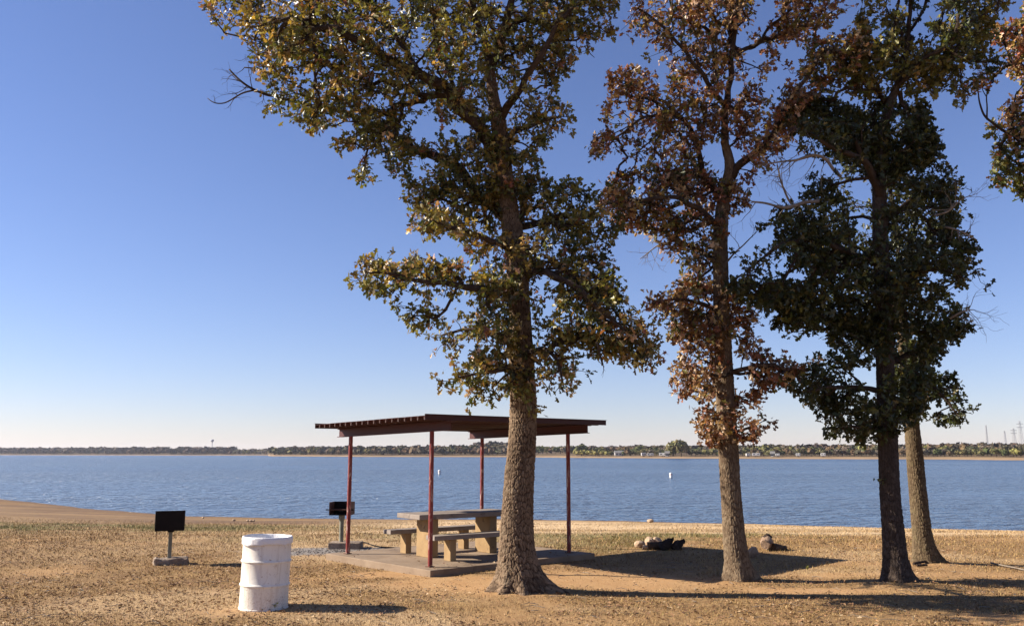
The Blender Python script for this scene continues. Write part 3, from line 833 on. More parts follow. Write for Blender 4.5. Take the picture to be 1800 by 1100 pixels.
GB = gnd(602, 965); gzb = float(ground_z(GB[0], GB[1]))
e = empty('pedestal_grill', (GB[0] - 0.05, GB[1] + 0.1, gzb), math.radians(-3))
tag(e, 'open-fronted black park grill behind the left shelter post, on a concrete footing', 'grill', 'pedestal park grills')
W_, D_, H_, z0 = 0.40, 0.36, 0.25, 0.64
firebox(e, W_, D_, H_, z0)
m = MB()
for k in range(13): m.tube([(-W_ / 2 + .02 + k * (W_ - .04) / 12, -D_ / 2 + .01, z0 + .105), (-W_ / 2 + .02 + k * (W_ - .04) / 12, D_ / 2 - .02, z0 + .105)], .005, 6)
m.tube([(-W_ / 2 + .01, -D_ / 2 + .012, z0 + .105), (W_ / 2 - .01, -D_ / 2 + .012, z0 + .105)], .008, 6)
m.build('grate', M['rust'], e)
for s in (-1, 1):
    m = MB(); m.tube([(s * (W_ / 2 + .01), -D_ / 2 + .03, z0 + .105), (s * (W_ / 2 + .085), -D_ / 2 + .03, z0 + .105)], .011, 8); m.build('handle', M['black'], e)
m = MB(); m.tube([(0, 0, z0 - .005), (0, 0, z0 - .07), (0, 0, z0 - .10), (0, 0, z0 - .125)], [.062, .062, .055, .045], 14); autosmooth(m.build('collar', M['greypost'], e))
m = MB(); m.tube([(0, 0, .06), (0, 0, z0 - .11)], .043, 16); autosmooth(m.build('post', M['greypost'], e))
m = MB(); m.box((0.1, -0.02, 0.045), (0.62, 0.42, 0.15), bev=.012, rz=0.05); m.build('footing', M['footing'], e)
# dark cord on the gravel
c0 = np.array([gnd(u, v)[:2] for u, v in ((622, 955), (634, 954), (645, 957), (655, 961), (668, 964), (684, 965), (698, 966))])
m = MB(); m.tube([(x, y, float(ground_z(x, y)) + .018) for x, y in c0], .012, 8); o = m.build('cord', M['black'], None, True)
tag(o, 'dark thin cord lying on gravel between the rear grill and the far bench', 'cord')

# ------------------------------------------------------------------ stones, logs, sticks
def rock(name, u, v, s, seed, mat, label, cat, group=None, sink=0.3, dz=0.0):
    q = gnd(u, v); z = float(ground_z(q[0], q[1]))
    for _ in range(6):
        q = gnd(u, v, z); z = float(ground_z(q[0], q[1]))
    b = MB(); b.rock((0, 0, s[2] * (1 - sink)), s, seed, 0.4, seed * 0.7)
    o = b.build(name, M[mat]); o.location = (q[0], q[1], z + dz)
    tag(o, label, cat, group); return o
FP = 'stones of the old fire ring'
rock('stone', 1125, 962, (.13, .12, .085), 1, 'stone', 'pale stone at the left end of the fire ring', 'stone', FP)
rock('stone', 1134, 965, (.07, .07, .05), 2, 'stone', 'small pale stone low in front of the fire ring', 'stone', FP)
rock('stone', 1141, 960, (.12, .11, .12), 3, 'stone', 'rounded pale stone standing at the left of the charred logs', 'stone', FP)
rock('stone', 1155, 959, (.12, .10, .11), 4, 'stone', 'pale stone topping the back of the fire ring, mid way', 'stone', FP)
rock('stone', 1168, 961, (.10, .09, .08), 9, 'stone', 'pale stone half hidden behind the tallest charred log', 'stone', FP)
def log(name, pts, rad, mat, label, cat='log', group=None, seed=1, n=14):
    b = MB(); rnd = random.Random(seed)
    P, Rr = [], []
    for i in range(len(pts) - 1):
        for k in range(5):
            tt = k / 5; p0 = Vector(pts[i]).lerp(Vector(pts[i + 1]), tt); P.append(p0); Rr.append(rad[i] * (1 - tt) + rad[i + 1] * tt)
    P.append(Vector(pts[-1])); Rr.append(rad[-1])
    b.tube(P, Rr, n)
    for v in b.bm.verts: v.co += Vector((rnd.gauss(0, 1), rnd.gauss(0, 1), rnd.gauss(0, 1))) * rad[0] * 0.09
    o = b.build(name, M[mat]); autosmooth(o, 50); tag(o, label, cat, group); return o
q = gnd(1165, 964)
FX, FY = float(q[0]), float(q[1]); FZ = float(ground_z(FX, FY))
log('log', [(FX - .30, FY + .05, FZ + .07), (FX + .14, FY + .02, FZ + .08)], [.075, .07], 'ashlog', 'ash-grey half burnt log lying along the fire ring', seed=1)
log('log', [(FX - .04, FY - .02, FZ + .0), (FX + .13, FY + .02, FZ + .13), (FX + .22, FY + .03, FZ + .22)], [.12, .09, .012], 'char', 'black charred log with a pointed upper end in the fire ring', seed=2)
log('log', [(FX + .22, FY - .0, FZ + .0), (FX + .31, FY + .02, FZ + .10), (FX + .44, FY + .03, FZ + .18)], [.11, .085, .018], 'char', 'short black charred log with a split tip at the right of the fire ring', seed=3)
q = gnd(1344, 968); LX, LY = float(q[0]), float(q[1]); LZ = float(ground_z(LX, LY))
log('log', [(LX - .02, LY - .14, LZ + .12), (LX + .06, LY + .02, LZ + .15), (LX + .20, LY + .42, LZ + .06)], [.085, .125, .09], 'greywood', 'weathered grey-brown log chunk behind the second oak', seed=5, n=9)
log('log', [(LX + .02, LY + .05, LZ + .17), (LX + .10, LY + .10, LZ + .26), (LX + .17, LY + .12, LZ + .23)], [.07, .06, .025], 'char', 'dark bark fragment resting on top of the weathered log chunk', seed=7, n=8)
log('log', [(LX + .14, LY - .08, LZ + .07), (LX + .44, LY + .10, LZ + .02)], [.085, .05], 'ashlog', 'dark rotten log lying right of the weathered log chunk', seed=6, n=9)
rock('stump', 1324, 979, (.11, .11, .12), 7, 'greywood', 'brown broken stump against the right side of the second oak', 'stump')
for k, (pts, lb) in enumerate(((((1606, 997), (1625, 995), (1637, 990)), 'dark broken branch lying at the foot of the pale leaning oak'), (((1612, 999), (1630, 999)), 'short dark stick crossing the broken branch below the pale oak'),
                               (((1742, 992), (1770, 998), (1803, 1004)), 'long pale fallen stick on bare soil at the right edge'))):
    P = []
    for u, v in pts:
        q = gnd(u, v); P.append((float(q[0]), float(q[1]), float(ground_z(q[0], q[1])) + .03))
    log('fallen_branch', P, [.022 if k < 2 else .013] * len(P), 'char' if k < 2 else 'dead', lb, 'branch', seed=20 + k, n=8)
SH_ = 'pale stones along the waterline'
rock('stone', 1143, 913, (.17, .15, .11), 31, 'stone', 'lone pale stone on the waterline right of the shelter', 'stone', SH_)
for k, (u, v, s, lb) in enumerate(((411, 913, .13, 'single pale stone on the shore above the barrel, left of the others'), (436, 914, .12, 'pale stone first of the row above the barrel on the shore'), (441, 914.5, .13, 'pale stone in the middle of the row above the barrel'), (446, 914, .10, 'small pale stone at the right end of the row above the barrel'), (357, 909, .12, 'pale stone on the waterline right of the dark plate grill'))):
    s *= .65; rock('stone', u, v, (s, s, s * .7), 40 + k, 'stone', lb, 'stone', SH_)

# ------------------------------------------------------------------ oaks
def poly_mask(P, poly):
    x, y = P[:, 0], P[:, 1]; ins = np.zeros(len(P), bool); n = len(poly)
    dmin = np.full(len(P), 1e9)
    for i in range(n):
        (x0, y0), (x1, y1) = poly[i], poly[(i + 1) % n]
        c = ((y0 > y) != (y1 > y)) & (x < (x1 - x0) * (y - y0) / ((y1 - y0) or 1e-9) + x0); ins ^= c
        dx, dy = x1 - x0, y1 - y0; L2 = dx * dx + dy * dy or 1e-9
        tt = np.clip(((x - x0) * dx + (y - y0) * dy) / L2, 0, 1)
        dmin = np.minimum(dmin, np.hypot(x - x0 - tt * dx, y - y0 - tt * dy))
    return ins, dmin

LEAF2 = [(0, 0), (.13, .20), (.09, .38), (.40, .55), (.16, .68), (.23, .87), (0, 1.0)]
LP = np.array([(x, y, abs(x) * 0.28 - 0.10 * y * y) for x, y in LEAF2] + [(-x, y, abs(x) * 0.28 - 0.10 * y * y) for x, y in LEAF2[1:-1]])
LF = np.array([[0, 1, 2, 3, 4, 5, 6], [0, 6, 11, 10, 9, 8, 7]])

def leaves_mesh(pos, d, nrm, size, col):
    n = len(pos)
    d = d / np.linalg.norm(d, axis=1)[:, None]
    x = np.cross(d, nrm); x /= np.linalg.norm(x, axis=1)[:, None]; z = np.cross(x, d)
    k = RNG.uniform(0.3, 2.2, n)
    V = pos[:, None] + size[:, None, None] * (LP[None, :, 0:1] * x[:, None] * RNG.uniform(.85, 1.15, n)[:, None, None] + LP[None, :, 1:2] * d[:, None] + LP[None, :, 2:3] * (k[:, None, None]) * z[:, None])
    Fc = (LF[None] + (np.arange(n) * 12)[:, None, None]).reshape(-1, 7)
    return V.reshape(-1, 3), Fc, np.concatenate([col, np.ones((n, 1))], 1).repeat(12, 0)

def tubes4(A, B, ra, rb, ns=5):
    """many frusta at once"""
    n = len(A); t_ = B - A; L = np.linalg.norm(t_, axis=1)[:, None] + 1e-9; t_ = t_ / L
    up = np.where(np.abs(t_[:, 2:3]) < .9, np.array([[0, 0, 1.]]), np.array([[1., 0, 0]]))
    x = np.cross(t_, up); x /= np.linalg.norm(x, axis=1)[:, None]; y = np.cross(t_, x)
    V = []
    for c, r in ((A, ra), (B, rb)):
        for k in range(ns):
            a = 2 * math.pi * k / ns
            V.append(c + (x * math.cos(a) + y * math.sin(a)) * np.asarray(r)[:, None])
    V = np.stack(V, 1)
    base = (np.arange(n) * 2 * ns)[:, None]
    Fc = np.concatenate([base + np.array([[k, (k + 1) % ns, ns + (k + 1) % ns, ns + k]]) for k in range(ns)])
    return V.reshape(-1, 3), Fc

def resample(P, R_, step):
    P = np.asarray(P, float); R_ = np.asarray(R_, float)
    s = np.concatenate([[0], np.cumsum(np.linalg.norm(np.diff(P, axis=0), axis=1))])
    n = max(3, int(s[-1] / step)); q = np.linspace(0, s[-1], n)
    out = np.stack([np.interp(q, s, P[:, k]) for k in range(3)], -1)
    ker = max(1, int(0.12 / step))
    if ker > 1:
        pad_ = np.concatenate([np.repeat(out[:1], ker, 0), out, np.repeat(out[-1:], ker, 0)])
        cs = np.cumsum(np.concatenate([np.zeros((1, 3)), pad_]), axis=0); w = 2 * ker + 1
        out2 = (cs[w:] - cs[:-w]) / w
        if len(out2) == n: out[1:-1] = out2[1:-1]
    return out, np.interp(q, s, R_)

def trunk_mesh(P, R_, seed, cell=0.05, depth=0.02, nth=150, step=0.014, butt=None, aspect=2.6):
    C, r = resample(P, R_, step)
    n = len(C); th = np.arange(nth) / nth * 2 * math.pi
    TH, SI = np.meshgrid(th, np.arange(n)); s = SI * step
    per = max(8, int(round(2 * math.pi * np.median(r) / cell)))
    q3 = np.stack([np.cos(TH) * r[:, None], np.sin(TH) * r[:, None], s * 0.55], -1)
    wx_ = fbm(q3, 14.0, 3, seed); wy_ = fbm(q3, 9.0, 2, seed + 2)
    xx = TH / (2 * math.pi) * per + 2.3 * (wx_ - .5)
    yy = s / (cell * aspect) + 1.9 * (wy_ - .5)
    f1, f2, idc = worley(xx, yy, seed, per)
    g1, g2, idd = worley(xx * 2, yy * 2.3 + 3 * idc, seed + 20, per * 2)
    ridge = sstep(0.02, 0.22, f2 - f1) * (0.45 + 0.55 * idc)
    ridge2 = sstep(0.0, 0.25, g2 - g1) * (0.3 + 0.7 * idd)
    fine = fbm(q3, 70.0, 4, seed + 7)
    rel = np.clip(ridge * (0.5 + 0.5 * ridge2) + 0.8 * (fine - .46), 0, 1)
    lump = 1 + 0.10 * (fbm(np.stack([np.cos(TH) * 1.2, np.sin(TH) * 1.2, s * 1.5], -1), 1.0, 2, seed + 4) - .5)
    rr = r[:, None] * lump + depth * (rel - 0.5) * np.clip(r[:, None] / 0.15, .3, 1)
    if butt:                                       # root buttresses: (angle, size, height, width)
        for (ba, bs, bh, bw) in butt:
            da = (TH - ba + math.pi) % (2 * math.pi) - math.pi
            rr = rr + bs * np.exp(-(da / bw) ** 2) * np.exp(-np.maximum(s - 0.27, 0) / bh)
    V = np.stack([C[:, None, 0] + rr * np.cos(TH), C[:, None, 1] + rr * np.sin(TH), C[:, None, 2] + 0 * TH], -1).reshape(-1, 3)
    ii = (np.arange(n - 1)[:, None] * nth + np.arange(nth)[None, :]).ravel(); jj = (np.arange(n - 1)[:, None] * nth + (np.arange(nth)[None, :] + 1) % nth).ravel()
    return np_mesh('trunk', V, [np.stack([ii, jj, jj + nth, ii + nth], -1)], True, {'relief': rel.ravel()})

def limb_mesh(P, R_, seed):
    C, r = resample(P, R_, 0.05)
    r = r * (1 + .12 * (vnoise(np.stack([np.arange(len(r)) * .35, np.zeros(len(r))], -1), 1.0, seed) - .5))
    C = C + 0.018 * (np.stack([vnoise(np.stack([np.arange(len(r)) * .25, np.zeros(len(r)) + k], -1), 1.0, seed + k) for k in range(3)], -1) - .5) * 2
    b = MB(); b.tube([tuple(x) for x in C], list(r), 12)
    me = bpy.data.meshes.new('limb'); b.bm.to_mesh(me); b.bm.free()
    return me, C, r

def cgrow(start, dirn, L, r, rnd, lev, out):
    """bare dead twigs, recursively forked"""
    p = Vector(start); d = Vector(dirn).normalized(); n = 5; pts = [p.copy()]; rr = [r]
    for i in range(n):
        d = (d + Vector((rnd.gauss(0, .22), rnd.gauss(0, .22), rnd.gauss(0, .22)))).normalized()
        p = p + d * (L / n); pts.append(p.copy()); rr.append(max(r * (1 - .8 * (i + 1) / n), .0016))
        if lev > 0 and i >= 1 and rnd.random() < .8:
            q = Vector((rnd.gauss(0, 1), rnd.gauss(0, 1), rnd.gauss(0, 1))).normalized()
            cgrow(p, d * .7 + q * .75, L * rnd.uniform(.35, .6), rr[-1] * .7, rnd, lev - 1, out)
    out.append((pts, rr))

def build_tree(T):
    rnd = random.Random(T['seed']); g = np.random.default_rng(T['seed'])
    Yb = T['Y']; bx, by = T['base']
    root = empty('oak_tree', (bx, by, 0)); tag(root, T['label'], 'tree', 'oaks on the lake shore')
    O = np.array([bx, by, 0.0])
    ppm = F_PX / Yb
    tp = np.array(T['trunk'], float)
    P = at(tp[:, 0], tp[:, 1], np.full(len(tp), Yb)); R_ = tp[:, 2] / 2 / ppm
    P[0, 2] = min(P[0, 2], 0.02)
    P = np.concatenate([[P[0] - np.array([0, 0, .25])], P]); R_ = np.concatenate([[R_[0] * 1.05], R_])
    me = trunk_mesh(P - O, R_, T['seed'], **T['bark_kw'])
    link('trunk', me, root, M[T['bark']])
    nodes, npath, nrad = [], [], []
    C, r = resample(P, R_, .12)
    sel = C[:, 2] > T['first']
    cl = np.arange(len(C)) * .12
    nodes.append(C[sel]); npath.append(cl[sel] * .35)
    for k, lb in enumerate(T['limbs']):
        l = np.array(lb, float)
        Q = at(l[:, 0], l[:, 1], Yb + l[:, 3]); rr = l[:, 2] / 2 / ppm
        me, Cq, rq = limb_mesh(Q - O, rr, T['seed'] + k)
        link('limb', me, root, M['limb'], True)
        nodes.append(Cq[3:] + O); npath.append(np.linalg.norm(Cq[3:] - Cq[0], axis=1) * .8 + .8)
    nodes = np.concatenate(nodes); npath = np.concatenate(npath)
    # clusters ---------------------------------------------------------------
    cps, ccol, cpal = [], [], []
    for pl in T['polys']:
        poly = pl['p']; a = np.array(poly, float)
        lo, hi = a.min(0), a.max(0)
        area = abs(np.sum(a[:, 0] * np.roll(a[:, 1], -1) - np.roll(a[:, 0], -1) * a[:, 1])) / 2
        n = int(area / ppm ** 2 * pl.get('dens', 150) * T.get('dmul', 1.0) * 1.68)
        S_ = g.uniform(lo - 10, hi + 10, (int(n * 4 * (hi - lo).prod() / area / 2) + 50, 2))
        jx = S_ / ppm; jit = min(26.0, pl.get('h', 1.7) * 22)
        jit_ = np.stack([fbm(jx, 3.2, 2, T['seed'] + 60) - .5, fbm(jx, 3.2, 2, T['seed'] + 63) - .5], -1) * 2 * jit
        ins, dm = poly_mask(S_ + jit_, poly); ok_ = ins | (dm < T.get('grow', 2)); S_, dm = S_[ok_], np.where(ins, dm, 0)[ok_] / ppm
        hth = np.minimum(pl.get('h', 1.7), .22 + .95 * dm)
        dy = g.uniform(-1, 1, len(S_)) * hth + pl.get('dy', 0)
        W = at(S_[:, 0], S_[:, 1], Yb + dy)
        gap = fbm(W, 1.5, 3, T['seed']); gap2 = fbm(np.stack([S_[:, 0], S_[:, 1]], -1) / ppm, 1.7, 3, T['seed'] + 5)
        gap = gap + 0.62 * (vnoise(W, 3.6, T['seed'] + 9) - .5)
        keep = (gap > pl.get('gap', .40) - .01) & (gap2 > pl.get('gap2', .36) - .05)
        W, S_ = W[keep][:n], S_[keep][:n]
        cps.append(W); ccol.append(T['colour'](S_, W, g, pl))
    for k, lb in enumerate(T['limbs']):                      # leafy sprays that follow every limb out to its tip
        l = np.array(lb, float)
        if 'nolimb' in T and k in T['nolimb']: continue
        Q, _r = resample(at(l[:, 0], l[:, 1], Yb + l[:, 3]), l[:, 2], .05)
        m0 = int(len(Q) * .38); q0 = Q[m0:]
        n = int(len(q0) * .05 * T.get('limbd', 34))
        W = q0[(g.random(n) ** .8 * len(q0)).astype(int)] + g.normal(size=(n, 3)) * np.array([.15, .2, .13])
        W = np.concatenate([W, Q[-1] + g.normal(size=(5, 3)) * .08])
        qv = W - np.array([0, 0, CAM_H]); yc = qv[:, 1] * CP + qv[:, 2] * SP
        S_ = np.stack([900 + F_PX * qv[:, 0] / yc, 550 - F_PX * (qv[:, 2] * CP - qv[:, 1] * SP) / yc], -1)
        cps.append(W); ccol.append(T['colour'](S_, W, g, {}))
    CP_ = np.concatenate(cps); CC = np.concatenate(ccol)
    dsk = np.full(len(CP_), 1e9)
    for s0 in range(0, len(nodes), 60):
        dsk = np.minimum(dsk, np.linalg.norm(CP_[:, None] - nodes[None, s0:s0 + 60], axis=2).min(1))
    order = np.argsort(dsk)
    N0 = len(nodes); NT_ = N0 + len(CP_)
    pos = np.zeros((NT_, 3)); pos[:N0] = nodes; path = np.zeros(NT_); path[:N0] = npath
    par = np.full(NT_, -1); cnt = np.zeros(NT_); m_ = N0
    for i in order:
        d = np.linalg.norm(pos[:m_] - CP_[i], axis=1)
        drop = np.maximum(0, pos[:m_, 2] - CP_[i, 2] - .1) * .25
        j = int(np.argmin(d + .28 * path[:m_] + drop))
        pos[m_] = CP_[i]; par[m_] = j; path[m_] = path[j] + d[j]; m_ += 1
    for i in range(NT_ - 1, N0 - 1, -1):
        cnt[i] += 1; cnt[par[i]] += cnt[i]
    idx = np.arange(N0, NT_)
    rad = np.clip(.0036 * cnt ** .5, .0036, .05)
    A, B = pos[par[idx]], pos[idx]
    mid = (A + B) / 2 + g.normal(size=A.shape) * np.linalg.norm(B - A, axis=1)[:, None] * .09
    prad = np.where(par[idx] >= N0, np.minimum(rad[par[idx]], rad[idx] * 1.5), rad[idx] * 1.25)
    V1, F1 = tubes4(A - O, mid - O, prad, rad[idx]); V2, F2 = tubes4(mid - O, B - O, rad[idx], rad[idx] * .85)
    o = link('twigs', np_mesh('twigs', np.concatenate([V1, V2]), [np.concatenate([F1, F2 + len(V1)])], True), root, M['twig'])
    o['kind'] = 'stuff'
    # leaves -----------------------------------------------------------------
    td = B - mid; td /= np.linalg.norm(td, axis=1)[:, None] + 1e-9
    nl = g.integers(T['nl'][0], T['nl'][1], len(B)); rep = np.repeat(np.arange(len(B)), nl); n = len(rep)
    back = g.random(n) < .3
    rv = g.normal(size=(n, 3)); rv /= np.linalg.norm(rv, axis=1)[:, None]
    d = td[rep] * .55 + rv * .9 + np.array([0, 0, -.12])
    bp = np.where(back[:, None], mid[rep] + (B[rep] - mid[rep]) * g.random(n)[:, None], B[rep]) + g.normal(size=(n, 3)) * .035
    nr = g.normal(size=(n, 3)) * .8 + np.array([-.35, -.18, .5])
    sz = g.uniform(T['ls'][0], T['ls'][1], n) * g.uniform(.8, 1.1, n)
    colr = CC[order][rep] * (1 + .30 * g.uniform(-1, 1, (n, 1))) * (1 + .10 * g.uniform(-1, 1, (n, 3)))
    odd = g.random(n) < T.get('odd', .06)
    colr[odd] = np.array(T.get('oddc', (.24, .14, .045))) * g.uniform(.6, 1.2, (odd.sum(), 1))
    colr = np.clip(colr, .004, .6)
    dist = np.linalg.norm(bp - np.array([0, 0, CAM_H]), axis=1)
    q = bp - np.array([0, 0, CAM_H]); yc = q[:, 1] * CP + q[:, 2] * SP; vv = 550 - F_PX * (q[:, 2] * CP - q[:, 1] * SP) / yc; uu = 900 + F_PX * q[:, 0] / yc
    inview = (vv > 5) & (uu < 1795)
    near = np.argsort(np.where(inview, dist / sz, 1e9))[:300]
    isn = np.zeros(n, bool); isn[near] = True
    V, Fc, Cv = leaves_mesh(bp[~isn] - O, d[~isn], nr[~isn], sz[~isn], colr[~isn])
    o = link('foliage', np_mesh('foliage', V, [Fc], False, {'col': Cv}), root, M['leaf']); o['kind'] = 'stuff'
    # the leaves that show largest: one object each, sharing a few meshes
    vars_ = []
    for k in range(10):
        i = near[k * 29 % 300]
        V, Fc, Cv = leaves_mesh(np.zeros((1, 3)), np.array([[0, 1., 0]]), np.array([[0, 0, 1.]]), np.ones(1), colr[i:i + 1])
        me = np_mesh('leaf', V, [Fc], False, {'col': Cv}); me.materials.append(M['leaf']); vars_.append((me, colr[i]))
    for i in near:
        me = min(vars_, key=lambda q: np.abs(q[1] - colr[i]).sum() + rnd.random() * .03)[0]
        dd = Vector(d[i]).normalized(); x = dd.cross(Vector(nr[i])).normalized(); z = x.cross(dd); s = sz[i]
        lo_ = bpy.data.objects.new('leaf', me); COL.objects.link(lo_); lo_.parent = root
        bq = bp[i] - O
        lo_.matrix_local = Matrix(((x.x * s, dd.x * s, z.x * s, bq[0]), (x.y * s, dd.y * s, z.y * s, bq[1]), (x.z * s, dd.z * s, z.z * s, bq[2]), (0, 0, 0, 1)))
    # dead branches ------------------------------------------------------------
    for k, db in enumerate(T.get('dead', [])):
        out = []
        l = np.array(db['p'], float); Q = at(l[:, 0], l[:, 1], Yb + l[:, 3]) - O; rr = l[:, 2] / 2 / ppm
        me, Cq, rq = limb_mesh(Q, rr, T['seed'] + 50 + k)
        b = MB(); b.tube([tuple(x) for x in Cq], list(rq), 8)
        r2 = random.Random(T['seed'] * 31 + k)
        bpy.data.meshes.remove(me)
        nn = len(Cq)
        for q in range(db.get('n', 8)):
            i = r2.randrange(nn // 4, nn); i2 = max(i - 1, 0); tdir = Vector(Cq[i] - Cq[i2]).normalized()
            rv_ = Vector((r2.gauss(0, 1), r2.gauss(0, .7), r2.gauss(0, 1) + db.get('up', 0))).normalized()
            cgrow(Cq[i], tdir * .6 + rv_ * .8, r2.uniform(*db.get('L', (.25, .6))), min(rq[i] * .6, .008), r2, db.get('lev', 1), out)
        for pts, r_ in out: b.tube(pts, r_, 5)
        b.build('dead_branch', M[db.get('mat', 'dead')], root, True)
    return root

def c_mix(n, g, cols, wts):
    k = g.choice(len(cols), n, p=np.array(wts) / sum(wts)); return np.array(cols)[k]
OLIVE, DKG, GREEN, GOLD, RUST, TAN, RED = (.175, .155, .040), (.046, .054, .018), (.105, .112, .030), (.37, .26, .075), (.225, .095, .052), (.46, .30, .17), (.42, .15, .08)

def col1(S_, W, g, pl):
    n = len(S_); u, v = S_[:, 0], S_[:, 1]
    nz = fbm(W, .9, 3, 77)
    pg = sstep(700, 420, u) * sstep(260, 20, v) * .42 + np.exp(-((v - 430) / 75) ** 2) * sstep(1010, 900, u) * .62 + np.exp(-((v - 650) / 60) ** 2) * .35
    pg = np.clip(pg + (nz - .5) * .9 + .10, 0, .9)
    a = c_mix(n, g, [OLIVE, GREEN, DKG], [5, 3, 2]); b = c_mix(n, g, [GOLD, TAN, RUST, (.13, .095, .03)], [4, 1.5, 1.0, 4])
    return np.where((g.random(n) < pg)[:, None], b, a)
def col2(S_, W, g, pl):
    n = len(S_); nz = fbm(W, .8, 3, 78)
    a = c_mix(n, g, [RUST, (.12, .058, .026), TAN, GOLD], [4, 4, 2.2, .8]); b = c_mix(n, g, [OLIVE, DKG, (.10, .07, .03)], [2, 2, 3])
    pr = np.clip(.70 + (nz - .5) * 1.2 + .3 * sstep(560, 640, S_[:, 1]), 0.1, 1)
    return np.where((g.random(n) < pr)[:, None], a, b)
def col3(S_, W, g, pl):
    n = len(S_)
    if pl.get('c') == 'red': return c_mix(n, g, [RUST, GREEN, OLIVE, (.10, .07, .03)], [2.2, 2, 3, 3])
    if pl.get('c') == 'olive': return c_mix(n, g, [OLIVE, GREEN, (.12, .10, .03), GOLD], [5, 3, 3, .5])
    return c_mix(n, g, [DKG, (.036, .042, .014), GREEN], [5, 4, .8])
def col5(S_, W, g, pl):
    n = len(S_); pr = sstep(300, 190, S_[:, 1]) * sstep(40, 70, S_[:, 1] * 0 + 70)
    a = c_mix(n, g, [TAN, GOLD, RUST, RED], [3, 3, 2, 1]); b = c_mix(n, g, [DKG, GREEN, OLIVE], [4, 3, 2])
    return np.where((g.random(n) < pr * .75)[:, None], a, b)

